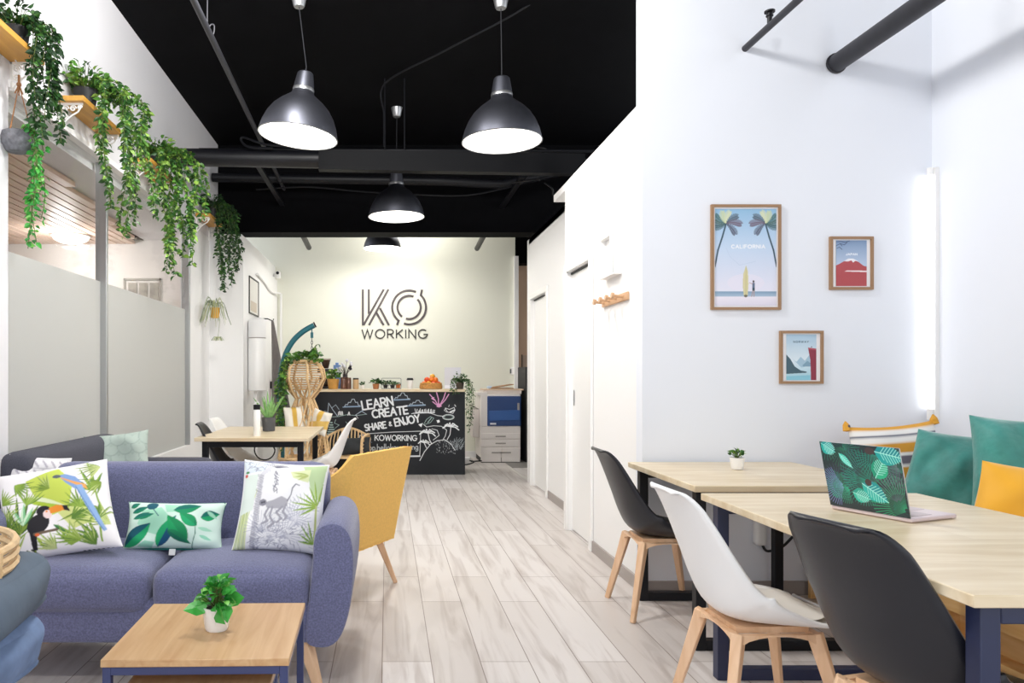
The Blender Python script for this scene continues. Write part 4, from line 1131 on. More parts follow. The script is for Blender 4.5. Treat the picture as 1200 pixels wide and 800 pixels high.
# chalk drawing in units of 1/6.316 photo pixel, origin at the board's top left
cv = Canvas(1118, 640, .52, '#14181f')
OX, OY = 19, 50
rr = random.Random(9)
CW, CB, CP, CG = '#e9edf0', '#8fa9c4', '#d79bc6', '#a9c4c0'
def ck(pts, w=4, c=CW): cv.line([(x - OX + rr.uniform(-1, 1), y - OY + rr.uniform(-1, 1)) for x, y in pts], w, c)
write(cv, 'LEARN', 380 - OX, 188 - OY, 66, 12, CW, -.16, .2, 228, .8)
write(cv, 'CREATE', 455 - OX, 250 - OY, 58, 12, CW, -.13, .2, 262, .8)
write(cv, 'SHARE', 400 - OX, 350 - OY, 48, 10, CW, -.15, .2, 155, .8)
write(cv, '&', 574 - OX, 312 - OY, 30, 6, CW, -.1)
write(cv, 'ENJOY', 622 - OX, 314 - OY, 56, 11, CW, -.19, .2, 185, .8)
write(cv, 'KOWORKING', 470 - OX, 424 - OY, 40, 6.5, CW, .005, .24, 308, .5)
write(cv, 'f.', 432 - OX, 440 - OY, 26, 3, CB)
write(cv, 'app.hellokoworking', 402 - OX, 500 - OY, 46, 5, '#c3c9cd', -.02, .2, 385, .5)
ck([(352, 412), (360, 385), (420, 372), (600, 360), (808, 352), (806, 450), (800, 548), (650, 552), (420, 560), (362, 560), (352, 412)], 4)
ck([(690, 545), (802, 545)], 10)
def cloud(x0, x1, y, h, c=CB):
    n = 4; w = (x1 - x0)
    ck([(x0 + w * a, y - h * b) for a, b in ((.05, .1), (.14, .35), (.24, .3), (.3, .62), (.42, .6), (.5, .98), (.64, 1), (.72, .6), (.82, .62), (.88, .25), (1, .2))], 4, '#b9c6d2')
    ck([(x0 - 4, y), (x1, y - 5)], 6, c); ck([(x0 + 10, y - 6), (x1 - 8, y - 10)], 3, c)
cloud(238, 362, 168, 62); cloud(606, 728, 114, 58); cloud(714, 842, 158, 44)
ck([(80, 250), (62, 215), (100, 195), (125, 208), (118, 250)], 3, '#9fb0bf'); ck([(118, 245), (128, 135), (160, 190), (195, 240)], 4, '#aebccb'); ck([(150, 175), (180, 150), (205, 185)], 3, '#aebccb')
ck([(85, 248), (200, 240), (260, 225), (330, 232), (410, 222)], 3, CG); ck([(330, 230), (345, 255)], 3); ck([(322, 232), (370, 198), (408, 222)], 4, '#aebccb'); ck([(350, 215), (385, 190)], 3, CB)
for x in range(200, 240, 8): ck([(x, 228), (x + rr.uniform(-6, 6), 190 + rr.uniform(0, 16))], 5)
ck([(270, 228), (278, 205), (285, 228)], 6)
for x0, y0, k in ((148, 380, 1.3),): 
    for i in range(6): ck([(x0 - (6 + 5 * i) * .7 * k, y0 - (80 - 15 * i) * .9 * k), (x0 + (6 + 5 * i) * .7 * k, y0 - (80 - 15 * i) * .9 * k)], 9, CG)
ck([(180, 262), (170, 290), (205, 305), (175, 330)], 3, CG); ck([(255, 280), (275, 310), (262, 335)], 3, CG)
for i in range(16): ck([(770 + i * 9, 210), (772 + i * 9 + rr.uniform(-6, 6), 178 + rr.uniform(0, 18))], 4.5)
ck([(740, 218), (800, 206), (880, 214), (930, 232), (985, 240)], 4); ck([(752, 214), (910, 210)], 5)
for x, y, a in ((940, 160, -2.2), (940, 160, -1.75), (946, 158, -1.2), (945, 160, -.95), (938, 160, -2.55)): ck([(x, y), (x + 60 * math.cos(a) + 8, y + 60 * math.sin(a)), (x + 118 * math.cos(a * .98), y + 112 * math.sin(a))][:3 if a > -2.3 else 2], 7, CP)
ck([(905, 92), (890, 100), (906, 112)], 7, CP); cv.poly([(924 - OX, 165 - OY), (938 - OX, 130 - OY), (965 - OX, 160 - OY), (945 - OX, 170 - OY)], CP)
ck([(990, 175), (1005, 205), (1045, 215), (1062, 190), (1055, 170), (1020, 185), (990, 175)], 4); ck([(992, 178), (982, 192), (1000, 206)], 3); ck([(1025, 205), (1055, 190)], 10); ck([(1015, 165), (1018, 150)], 3); ck([(1060, 150), (1066, 160)], 6)
cv.arc(1012 - OX, 244 - OY, 42, 0, 6.3, 4, CW, 20); cv.arc(1012 - OX, 244 - OY, 34, 0, 6.3, 3, CG, 14)
def palm(x, y, k, ang0, c=CW):
    for a in (-2.9, -2.35, -1.75, -1.1, -.5, .1, 3.5): ck([(x, y), (x + 36 * k * math.cos(a), y + 30 * k * math.sin(a)), (x + 62 * k * math.cos(a), y + 46 * k * math.sin(a) + 22 * k)], 9 * k, c)
palm(1030, 318, .95, 0); palm(858, 365, .95, 0); palm(832, 440, .7, 0)
ck([(1030, 320), (1025, 380), (1002, 420)], 5); ck([(862, 370), (872, 420), (890, 450)], 6); ck([(834, 445), (850, 480)], 5)
ck([(802, 578), (836, 510), (880, 455), (930, 425), (985, 418), (1030, 450), (1062, 500)], 5); ck([(900, 420), (945, 385), (930, 345), (890, 335)], 4); ck([(830, 300), (850, 320), (905, 310), (960, 315), (1000, 345), (990, 390), (975, 415)], 4)
ck([(832, 296), (850, 262), (880, 240), (905, 252), (880, 285), (840, 300)], 3, CG); ck([(860, 285), (888, 250)], 5, CG)
cv.poly([(925 - OX, 268 - OY), (945 - OX, 265 - OY), (950 - OX, 282 - OY), (932 - OX, 290 - OY)], CW); cv.poly([(790 - OX, 300 - OY), (824 - OX, 290 - OY), (812 - OX, 322 - OY)], CW)
for k in range(70): x, y = rr.uniform(920, 1070), rr.uniform(425, 525); ck([(x, y), (x + rr.uniform(-4, 6), y + 4)], 3, '#aeb4b8')
for k in range(34): a = rr.uniform(-2.2, -.7); x, y = rr.uniform(1040, 1115), rr.uniform(430, 500); ck([(x, y), (x + 34 * math.cos(a), y + 34 * math.sin(a))], 3, '#8f979c')
mb, cols = panel(cv, W, CZ - .034)
o = mb.build('chalkboard', painted('chalkboard paint', .75), t, smooth=False); set_pattern(o.data, cols); o.location = (-W / 2, -.2985, 0)
mb = MB().box(-W / 2, W / 2, -.298, -.285, 0, CZ - .034); mb.build('board_backing', MATS['black board'], t, smooth=False)

# ---- things standing on the counter
ZT = CZ + .001
def onc(px, Y=9.05): return Vector(((px - VX) * Y / F, Y, ZT))
S9 = 9.05 / F
t = thing('coffee_machine', 'black coffee maker with a glass jug on the left end of the counter', 'coffee machine', onc(383, 9.3))
m = MB(); m.box(-.10, .07, -.1, .1, 0, .03); m.box(-.10, .07, .05, .1, .03, .2); m.box(-.11, .08, -.11, .11, .2, .25); m.build('body', mat('black appliance plastic', '#22222a', .4), t, bevel=.008)
MB().lathe([(.035, .255), (.062, .36), (.066, .365), (.058, .36), (.03, .26), (.001, .26)], 20, (-.015, 0, 0)).build('filter_cone', mat('dark glass', '#3a2a22', .12), t)
MB().lathe([(.06, .362), (.069, .362), (.069, .378), (.06, .378)], 20, (-.015, 0, 0), closed=True).build('cone_rim', mat('steel ring', '#b9a79c', .3, .7), t)
MB().box(-.10, .05, -.11, .09, .155, .195).build('drip_tray', white_pot, t, bevel=.004)
MB().lathe([(.04, .032), (.055, .07), (.04, .13), (.035, .14)], 20, (-.015, -.03, 0)).build('jug', MATS['dark glass'], t)
pot_plant('potted_plant', 'basil like green plant in a tan wooden pot on the counter', onc(390.5, 8.98), .075, .125, mat('tan wooden pot', '#c99549', .5, noise=(20, .12)), 'mid', 60, .05, .10, .10, 41, .75)
o = MB().box(-.045, .045, -.03, .03, 0, .30); o.box(-.02, .02, -.012, .012, .30, .33)
q = o.build('drink_carton', [mat('blue and white carton', '#6d8fc4', .5)], bevel=.004); place(q, onc(395, 9.36)); tag(q, 'blue carton standing behind the plants on the counter', 'carton')
MB().box(-.046, .046, -.031, .031, .18, .25).build('carton_band', mat('white band', '#eef1f5', .5), q)
t = thing('vase_of_twigs', 'dark vase with dried cotton twigs on the counter', 'vase', onc(404.5, 9.25))
MB().lathe([(.04, 0), (.055, .05), (.045, .12), (.03, .16), (.036, .18), (.03, .175), (.001, .02)], 18).build('vase', mat('dark ceramic vase', '#3a3236', .5), t)
m = MB(); b = MB(); r5 = random.Random(14)
for k in range(14):
    a = r5.uniform(0, 6.28); h = r5.uniform(.24, .36); l = r5.uniform(.03, .12)
    e = Vector((l * math.cos(a), l * math.sin(a), h)); m.tube([(0, 0, .15), e * .5 + Vector((0, 0, .09)), e], .003, 4); b.ball(e, r5.uniform(.012, .02), 8, r5.choice((0, 0, 1)))
m.build('twig', mat('dark twig', '#3b2f2a', .8), t); b.build('bloom', [mat('cotton bloom', '#e6e6ec', .95), mat('dark bloom', '#2e2b33', .9)], t)
def jar(px, Y, r, h, label, body, lid):
    t = thing('storage_jar', label, 'jar', onc(px, Y))
    MB().lathe([(r * .92, 0), (r, .01), (r, h * .82), (r * .9, h * .86), (.001, h * .86)], 20).build('body', body, t)
    MB().lathe([(r * .92, h * .86), (r * .95, h * .88), (r * .95, h), (.001, h)], 20).build('lid', lid, t)
jar(402.5, 8.98, .036, .145, 'round brown jar beside the tan pot, left of the twin brown jar', mat('brown jar glaze', '#6b4a3c', .3), mat('brown lid', '#5a3d2f', .5))
jar(408.5, 9.0, .034, .14, 'round brown jar between its twin and the pale jar with dark lid', MATS['brown jar glaze'], MATS['brown lid'])
jar(417, 8.98, .037, .135, 'pale wooden jar with a dark lid on the counter', mat('pale cork', '#c9a67b', .7), mat('dark lid', '#2b2420', .5))
pot_plant('potted_succulent', 'very small plant in a white pot on the counter below the sign', onc(425, 8.98), .024, .05, white_pot, 'dark', 18, .03, .025, .035, 42)
pot_plant('potted_succulent', 'dark rosette plant in a terracotta pot left of the wire basket', onc(440.5, 8.98), .042, .065, terracotta, 'dark', 44, .045, .06, .05, 43, .6)
wire = mat('grey wire metal', '#55585c', .4, .8)
t = thing('wire_basket', 'oblong grey wire basket holding dark plants on the counter', 'basket', onc(458.5, 9.0))
m = MB()
for z in (.006, .05): m.tube([(-.12, -.06, z), (.12, -.06, z), (.12, .06, z), (-.12, .06, z)], .003, 5, closed=True)
for k in range(9): x = -.12 + .03 * k; m.tube([(x, -.06, .05), (x, -.06, .004), (x, .06, .004), (x, .06, .05)], .0018, 4)
m.build('frame', wire, t)
m = MB(); m.tube([(-.12, 0, .05), (-.12, 0, .125), (-.11, 0, .132), (.11, 0, .132), (.12, 0, .125), (.12, 0, .05)], .0032, 6); m.build('handle', wire, t)
for k, (dx, lab) in enumerate(((-.07, 'dark leafy plant in the left of the wire basket'), (.015, 'dark leafy plant in the middle of the wire basket'))):
    pot_plant('potted_succulent', lab, onc(458.5, 9.0) + Vector((dx, 0, .012)), .03, .04, mat('dark plant pot', '#2a2426', .6), 'dark', 34, .035, .045, .045, 45 + k, .6)
orange = mat('orange peel', '#e2771f', .45, noise=(60, .1), bump=(90, .2)); red_or = mat('red orange peel', '#d9501f', .45, bump=(90, .2)); yel_or = mat('pale orange peel', '#e0a02a', .45, bump=(90, .2))
pot_plant('potted_succulent', 'tiny plant in a bright orange pot at the right end of the wire basket', onc(458.5, 9.0) + Vector((.085, -.005, .012)), .03, .045, mat('orange pot', '#e07a2a', .5), 'dark', 12, .025, .02, .02, 48)
t = thing('paper_cup', 'white paper coffee cup with a black lid on the counter', 'cup', onc(480.5, 8.99))
MB().lathe([(.028, 0), (.04, .11), (.001, .11)], 22).build('cup', white_pot, t)
MB().lathe([(.043, .108), (.043, .118), (.038, .122), (.037, .135), (.001, .135)], 22).build('lid', mat('black lid', '#1e1e20', .4), t)
t = thing('fruit_basket', 'woven basket heaped with oranges on the counter', 'basket', onc(505, 9.02))
wick = mat('woven straw', '#c48f4e', .8, noise=(60, .3), bump=(70, .8))
m = MB()
for k in range(6): m.tube([((.132 + .004 * math.sin(k)) * math.cos(a), .10 * math.sin(a), .008 + .0125 * k) for a in np.linspace(0, 2 * PI, 36, endpoint=False)], .0075, 6, closed=True)
m.build('wall', wick, t)
m = MB(); m.v = []; P = [(.135 * math.cos(a), .10 * math.sin(a), .004) for a in np.linspace(0, 2 * PI, 36, endpoint=False)]; m.add(P, [tuple(range(36))]); m.add([(x, y, .02) for x, y, z in P], [tuple(range(36))]); m.build('bottom', wick, t)
for k, (dx, dy, dz) in enumerate(((-.085, -.03, .062), (-.03, -.045, .064), (.03, -.045, .062), (.088, -.025, .06), (-.055, .035, .066), (.005, .04, .066), (.06, .035, .064), (-.05, -.01, .112), (.008, -.012, .116), (.055, -.005, .11), (.02, .02, .150))):
    b = MB().ball((0, 0, 0), .035, 16); q = b.build('orange', (orange, red_or, yel_or)[(k * 2 + k // 3) % 3]); place(q, onc(505, 9.02) + Vector((dx, dy, dz))); tag(q, 'round orange fruit heaped in the woven basket on the counter', 'orange', 'oranges in the woven basket')
t = thing('menu_sheet', 'white sheet with small printed icons propped upright on the counter', 'paper sign', onc(530.5, 9.3), rad(2))
cv = Canvas(100, 125, .8, '#f6f6ff')
for r_ in range(2):
    for k in range(3): cv.ell(26 + 24 * k, 62 + 22 * r_, 4, 4, '#9a9ab4'); cv.line([(22 + 24 * k, 72 + 22 * r_), (30 + 24 * k, 72 + 22 * r_)], 1.5, '#b6b6c8')
cv.line([(30, 30), (70, 30)], 2, '#c9c9d8')
mb, cols = panel(cv, .205, .265); o = mb.build('sheet', painted('printed paper', .7), t); set_pattern(o.data, cols); o.location = (-.102, -.004, .004); o.rotation_euler = (rad(-6), 0, 0)
MB().box(-.105, .105, 0, .003, 0, .268).build('holder', mat('acrylic', '#dfe0ea', .2), t); t.children[1].rotation_euler = (rad(-6), 0, 0)
MB().box(-.10, .10, -.03, .05, 0, .003).build('foot', MATS['acrylic'], t)
o = trailing_plant('trailing_plant', 'small leaved vine trailing down the right end of the counter', onc(539, 9.0), .05, .08, mat('dark basket pot', '#4a4138', .8),
    [[(.01 * k, -.03, .09), (.05 + .01 * k, -.12 - .03 * (k % 3), .12), (.055 + .018 * k, -.24, .02), (.06 + .018 * k, -.26, -.15), (.05 + .02 * k + .02 * math.sin(k), -.25, -(.3, .5, .42, .24, .36)[k])] for k in range(5)] +
    [[(0, 0, .09), (-.05 - .02 * k, -.08, .13), (-.07 - .03 * k, -.2, .06), (-.06 - .02 * k, -.24, -.05)] for k in range(3)], 'dark', 51, .028, .010, 110, .09, .14)

# ================================================================== the sign on the back wall
sg = mat('graphite letters', '#4a4244', .5)
def sp(cx, cy): p = at(390 + cx / 5, 300 + cy / 5, 10.785); return (p.x, p.z)
t = thing('wall_sign', 'graphite letters KO above WORKING fixed on the pale back wall', 'sign', (0, 10.785, 0))
m = MB(); y0, y1 = .004, .0145; wd = .031
for a in (((176, 194), (176, 405)), ((211, 194), (211, 338)), ((299, 194), (180, 404)), ((326, 194), (212, 404)), ((256, 332), (298, 404)), ((276, 304), (329, 404))):
    m.strip([sp(*a[0]), sp(*a[1])], wd, y0, y1)
m.build('letter_K', sg, t, smooth=False)
m = MB(); OC = (447, 300)
def oarc(r, a0, a1, tail0=None, tail1=None):
    P = [(OC[0] + r * math.cos(rad(a)), OC[1] - r * math.sin(rad(a))) for a in np.linspace(a0, a1, 40)]
    if tail0: P = [tail0] + P
    if tail1: P = P + [tail1]
    m.strip([sp(*q) for q in P], wd, y0, y1)
oarc(99, 66, 232, None, (376, 403)); oarc(68, 68, 232); oarc(99, 46, -108, (522, 196)); oarc(68, 44, -106)
m.build('letter_O', sg, t, smooth=False)
st_, w_ = strokes('WORKING', 1.0, .30); x0, zb = sp(171, 481); x1, zt = sp(551, 430)
kx, kz = (x1 - x0) / w_, zt - zb
m = MB()
for P in st_: m.strip([(x0 + a * kx, zb + b * kz) for a, b in P], .0185, y0, y1)
m.build('lettering', mat('dark letters', '#35322f', .5), t, smooth=False)

# ================================================================== the printer
off = mat('printer white', '#e6e0dc', .5); pblue = mat('printer blue', '#1f3f74', .4); dgrey = mat('printer grey', '#9b9690', .5); pblack = mat('black printer base', '#191a1c', .6)
t = thing('photocopier', 'large white and blue floor standing photocopier with paper drawers beside the counter', 'printer', (1.56, 10.42, 0))
def px(x): return (x - VX) * 10.12 / F - 1.56
def pz(y): return EYE - (y - VY) * 10.12 / F
m = MB(); m.box(px(563), px(610), -.30, .30, .07, pz(500)); m.build('cabinet', off, t, bevel=.006)
MB().box(px(564), px(609.5), -.29, .29, 0, .07).build('plinth', pblack, t)
MB().box(px(563), px(610), -.30, .30, pz(500), pz(462)).build('engine', off, t, bevel=.008)
m = MB(); m.box(px(571), px(610) + .005, -.318, -.28, pz(499), pz(464)); m.build('front_cover', pblue, t, bevel=.012)
m = MB(); m.bar((px(573), -.325, pz(487)), (px(609), -.325, pz(486)), .012, .14); m.build('cover_door', mat('printer deep blue', '#2b5796', .4), t, bevel=.01)
MB().box(px(606), px(608.5), -.325, -.31, pz(484), pz(472)).build('side_slot', dgrey, t)
MB().box(px(574), px(581), -.334, -.328, pz(497.2), pz(495.2)).build('badge', mat('white badge', '#e8ecf2', .5), t, bevel=.004)
MB().box(px(566), px(612), -.25, .3, pz(462), pz(457.5)).build('document_lid', mat('printer lid', '#d6cbc4', .5), t, bevel=.006)
MB().box(px(560), px(571), -.30, .1, pz(463), pz(459.5)).build('control_panel', off, t, bevel=.004)
for y0, y1, xs in ((514, 507.5, ((563.5, 609.5),)), (523, 515, ((563.5, 609.5),)), (541, 524.5, ((563.5, 587), (587.6, 609.5)))):
    for xa, xb in xs:
        d = MB().box(px(xa), px(xb), -.315, -.28, pz(y0), pz(y1)).build('drawer', off, t, bevel=.004)
        c = (xa + xb) / 2
        if y0 > 540: c = xb - 5 if xa < 580 else xa + 5
        MB().box(px(c - 6), px(c + 6), -.322, -.31, pz((y0 + y1) / 2 + 1 - (3 if y0 > 540 else 0)), pz((y0 + y1) / 2 - .6 - (3 if y0 > 540 else 0))).build('handle', dgrey, d, bevel=.002)
m = MB(); m.box(px(555), px(562.8), -.22, .15, pz(513), pz(480)); m.build('side_tray', mat('printer side', '#d9d1cd', .5), t, bevel=.012)
m = MB(); m.bar((px(562), -.1, pz(480)), (px(553), -.1, pz(475)), .2, .02); m.build('bypass_flap', dgrey, t)
o = MB(); o.box(-.28, .27, -.22, .22, 0, .02)
q = o.build('worktop_board', mat('beige board', '#d9bfa6', .6), bevel=.003); place(q, (1.62, 10.40, pz(457.5) + .001)); tag(q, 'beige board lying on top of the photocopier', 'board')
m = MB(); m.bar((-.14, 0, .012), (.16, 0, .06), .22, .012, up=(0, 0, 1)); m.box(-.15, .16, -.11, .11, 0, .012)
q = m.build('cardboard_folder', mat('brown cardboard', '#a98462', .8)); place(q, (1.60, 10.38, pz(457.5) + .0225), (0, 0, .1)); tag(q, 'half open brown cardboard folder on the photocopier', 'folder')
q = MB().soft(.07, .06, .035, .012, (0, 0, .0175)).build('blue_box', mat('light blue card', '#b9cfe6', .6)); place(q, (1.44, 10.36, pz(457.5) + .0225)); tag(q, 'small light blue packet on the left of the photocopier', 'packet')
q = MB().box(-.02, .02, -.30, .30, 0, 1.32).build('dark_cabinet', mat('dark cabinet side', '#1d1d20', .6), bevel=.003); place(q, (1.93, 10.44, 0)); tag(q, 'dark upright panel standing just right of the photocopier', 'panel')
t = thing('framed_board', 'narrow framed board leaning at the far right behind the photocopier', 'board', at(616, 520, 11.5) * 1)
t.location.z = .9
MB().box(-.05, .25, 0, .02, 0, .62).build('board', mat('grey beige board', '#bda594', .7), t); MB().box(-.065, -.05, -.005, .025, 0, .63).build('frame', mat('dark frame', '#5a4a40', .6), t)
t = thing('power_strip', 'white plug box with black cables on the floor beside the counter', 'power strip', (1.05, 10.0, 0))
MB().soft(.16, .10, .09, .02, (0, 0, .046)).build('box', white, t)
MB().tube(smooth_path([(.05, -.03, .05), (.12, -.12, .04), (.0, -.2, .012), (-.14, -.12, .012), (-.1, .02, .03), (.1, .1, .02), (.25, .1, .03)]), .009, 6).build('cable', black_metal, t)
# thermostat on the back wall edge
t = thing('wall_switch', 'small white wall switch with a dark button at the right end of the sign wall', 'switch', at(601, 435, 10.79))
MB().box(-.03, .03, -.02, 0, -.05, .06).build('plate', white_gloss, t, bevel=.004); MB().box(-.045, -.025, -.022, -.004, -.03, .035).build('button', mat('dark button', '#5a5a5e', .5), t)
# ================================================================== the hanging rattan chair
teal_metal = mat('teal steel', '#1f6470', .35)
rattan = mat('rattan', '#dcbc8e', .6, noise=(40, .2)); rattan_d = mat('dark rattan', '#c7a070', .65, noise=(40, .25))
YE = 7.95
def ep(px, py, dy=0): p = at(px, py, YE); return Vector((p.x, p.y + dy, p.z))
t = thing('hanging_chair_stand', 'teal steel stand bending over the hanging rattan chair', 'stand', ep(328, 560) * 1); t.location.z = 0; o0 = Vector(t.location)
pts = [Vector((ep(330, 560).x, YE, .03))] + [ep(*q) for q in ((330, 520), (328, 470), (329, 440), (334, 417), (343, 400), (355, 388.5), (368, 381))]
MB().tube([p - o0 for p in smooth_path(pts, 6)], .030, 14).build('pole', teal_metal, t)
p = ep(368.3, 380.6) - o0; MB().cyl(p, p + Vector((.012, 0, .006)), .032, 14).build('end_cap', black_metal, t)
m = MB(); m.tube([(.27 + .42 * math.cos(a), .40 * math.sin(a), .03) for a in np.linspace(0, 2 * PI, 40, endpoint=False)], .026, 10, closed=True); m.build('base_ring', teal_metal, t)
m = MB(); hk = ep(365.5, 384) - o0; m.cyl(hk, hk + Vector((0, 0, -.05)), .006, 8); m.cyl(hk + Vector((0, 0, -.05)), hk + Vector((0, 0, -.11)), .016, 10); m.build('swivel', teal_metal, t)
m = MB(); z = hk.z - .11
for k in range(9):
    c = Vector((hk.x, hk.y, z - .02 - .03 * k)); m.tube([c + (Vector((.009 * math.cos(a), 0, .019 * math.sin(a))) if k % 2 else Vector((0, .009 * math.cos(a), .019 * math.sin(a)))) for a in np.linspace(0, 2 * PI, 10, endpoint=False)], .0032, 5, closed=True)
m.build('chain', mat('dark chain', '#3c4146', .4, .8), t)
cx = ep(357, 440).x
t = thing('hanging_chair', 'rattan hanging chair of bent canes with a woven hood, full of trailing leaves', 'hanging chair', (cx, YE, .40))
def zz(y): return ep(357, y).z - .40
HP = [(.15, zz(423)), (.215, zz(433)), (.235, zz(443)), (.175, zz(456)), (.095, zz(467)), (.15, zz(482)), (.215, zz(500)), (.26, zz(520)), (.28, zz(536))]
hp = list(HP)
def hr(z):
    for (r0, z0), (r1, z1) in zip(hp, hp[1:]):
        if z1 <= z <= z0: return r0 + (r1 - r0) * (z - z0) / (z1 - z0)
    return hp[-1][0]
for k in range(7):
    a = 2 * PI * k / 7 + .42
    tw = [0, .05, 0, .2, .42, .3, .05, 0, 0] if k % 2 else [0, -.05, 0, -.12, -.38, -.25, 0, 0, 0]
    MB().tube([(hr_ * math.cos(a + w_), hr_ * .85 * math.sin(a + w_), z) for (hr_, z), w_ in zip(hp, tw)], .014, 8).build('rail', rattan, t)
m = MB()
for k in range(13):
    z = HP[0][1] - (HP[0][1] - HP[3][1]) * k / 12; r_ = hr(z) * .96
    m.tube([(r_ * math.cos(a), r_ * .85 * math.sin(a), z) for a in np.linspace(0, 2 * PI, 24, endpoint=False)], .0062, 5, closed=True)
for k in range(14):
    a = 2 * PI * k / 14
    m.tube([(hr(HP[2][1]) * .98 * math.cos(a), hr(HP[2][1]) * .83 * math.sin(a), HP[2][1]), (.09 * math.cos(a + .5), .08 * math.sin(a + .5), HP[4][1])], .007, 5)
m.build('hood_weave', rattan_d, t)
m = MB()
for s_ in (1, -1):
    for k in range(10):
        a = 2 * PI * k / 10
        m.tube([(hr(z) * .99 * math.cos(a + s_ * i * .13), hr(z) * .84 * math.sin(a + s_ * i * .13), z) for i, z in enumerate(np.linspace(HP[4][1], HP[8][1], 9))], .008, 5)
m.build('skirt_lattice', rattan, t)
m = MB()
for r_, z in ((.28, HP[8][1]), (.27, HP[8][1] - .03), (.15, HP[0][1])): m.tube([(r_ * math.cos(a), r_ * .85 * math.sin(a), z) for a in np.linspace(0, 2 * PI, 32, endpoint=False)], .015, 8, closed=True)
for k in range(9): y = -.24 + .06 * k; w = .28 * math.sqrt(max(0, 1 - (y / .2635) ** 2)); m.tube([(-w, y, HP[8][1] - .015), (w, y, HP[8][1] - .015)], .009, 5)
m.build('seat_ring', rattan, t)
m = MB(); tp = Vector((hk + o0) - Vector((cx, YE, .40))); tp.z -= .38
for k in range(4):
    a = 2 * PI * k / 4 + .4; m.tube([(.145 * math.cos(a), .12 * math.sin(a), HP[0][1]), tp], .004, 5)
m.build('rope', mat('pale rope', '#cbb58d', .9), t)
lv, st = MB(), MB(); r5 = random.Random(6)
for k in range(150):
    a, q = r5.uniform(0, 6.28), r5.uniform(0, 1); c = Vector((.17 * q * math.cos(a), .13 * q * math.sin(a) - .02, HP[0][1] + r5.uniform(-.03, .09)))
    add_leaf(lv, c, (math.cos(a), math.sin(a), r5.uniform(-.2, .9)), .075 * r5.uniform(.6, 1.2), .045, r5, r5.choice((0, 1, 1, 2)))
for k in range(9):
    ln = (.85, .62, .74, .5, .92, .4, .66, .3, .55)[k]; x = -.19 - .012 * (k % 4); y = -.16 + .02 * k
    vine(lv, st, [(-.05, y * .6, HP[0][1]), (-.14, y, HP[0][1] + .04), (x, y, HP[0][1] - .04)] + [(x - .05 * (i / 5) + .02 * math.sin(k + i), y + .02 * math.cos(k + i * 2), HP[0][1] - .04 - ln * i / 5) for i in range(1, 6)], r5, .019, .055)
for k in range(3): vine(lv, st, [(.05, -.1, HP[0][1]), (.12, -.12, HP[0][1] + .05 + .05 * k), (.10 + .03 * k, -.1, HP[0][1] + .12 + .03 * k)], r5, .018, .06)
q = [ob for ob in (lv.build('foliage', G['mid'], t, smooth=False), st.build('stems', stem_mat, t))]
for px_, lab, rz, c in ((349, 'white cushion with a yellow stripe inside the hanging rattan chair', .3, 0), (372, 'cream and yellow cushion leaning out of the hanging rattan chair', -.5, 1)):
    cv = Canvas(100, 100, 1.2, '#f2ede2'); cv.poly([(38, 0), (62, 0), (60, 100), (40, 100)], '#dcb24f')
    if c: cv.poly([(0, 60), (100, 35), (100, 70), (0, 100)], '#e0bb66')
    p = ep(px_, 506, -.16 if not c else -.15)
    cushion('cushion', lab, .22 if not c else .24, .29 if not c else .26, .09, (p.x, p.y, ep(357, 503).z - .03 if not c else ep(357, 507).z), rz, rad(12), rad(-4 if not c else 14), cv, n=36, seed=20 + c)

# ---- rattan armchair with a dark cushion in front of the counter
t = thing('rattan_armchair', 'low rattan armchair with looped arms in front of the chalkboard', 'armchair', (-.52, 8.42, 0), rad(-10)); t.scale = (.92, .92, .86)
for sx in (-1, 1):
    m = MB(); m.tube(smooth_path([(sx * .30, -.30, .02), (sx * .31, -.31, .35), (sx * .31, -.27, .56), (sx * .31, -.12, .60), (sx * .30, .18, .60), (sx * .28, .30, .50), (sx * .29, .33, .02)], 6), .017, 8)
    m.build('arm_frame', rattan, t)
m = MB()
for k in range(9): m.tube([(-.29, -.30 + .065 * k, .33), (.29, -.30 + .065 * k, .33)], .011, 6)
m.build('seat', rattan, t)
m = MB()
for k in range(13): x = -.27 + .045 * k; m.tube(smooth_path([(x, .26, .33), (x * 1.02, .31, .5), (x * .95, .36, .66 - .1 * (x / .27) ** 2)], 4), .009, 6)
m.tube(smooth_path([(-.285, .30, .5), (-.25, .36, .57), (0, .37, .67), (.25, .36, .57), (.285, .30, .5)], 6), .016, 8)
m.build('backrest', rattan, t)
for sx in (-1, 1):
    m = MB()
    for k in range(6): m.tube([(sx * .305, -.22 + .085 * k, .34), (sx * .305, -.22 + .085 * k, .59)], .007, 5)
    for k in range(5): m.tube([(sx * .305, -.3, .36 + .045 * k), (sx * .3, .26, .36 + .045 * k)], .007, 5)
    m.build('side_weave', rattan_d, t)
p = at(413, 540, 7.85)
cushion('cushion', 'dark charcoal cushion in the low rattan armchair', .33, .20, .13, (p.x + .02, 8.27, .31), rad(-10), rad(20), rad(-4), m=mat('charcoal cushion fabric', '#2c3034', .9, noise=(30, .15)), seed=30)

# ---- on the table behind the sofa
t = thing('flask', 'tall white flask with a black cap on the table behind the sofa', 'bottle', at(301, 511.5, 5.72))
MB().lathe([(.026, 0), (.028, .005), (.028, .205), (.024, .212), (.001, .212)], 20).build('body', white_gloss, t)
MB().lathe([(.027, .212), (.027, .25), (.001, .252)], 20).build('cap', black_metal, t)
m = MB(); m.tube([(.018, 0, .25), (.018, 0, .268), (-.018, 0, .268), (-.018, 0, .25)], .004, 6); m.build('carry_loop', white, t)
tagged_tube('cable_loop', 'loop of black cable hanging below the table behind the sofa', 'cable', [(-1.02 + .085 * math.cos(a), 6.1, .585 + .085 * math.sin(a)) for a in np.linspace(.3, 2 * PI, 26)] + [(-.99, 6.1, .7)], .006, n=6)

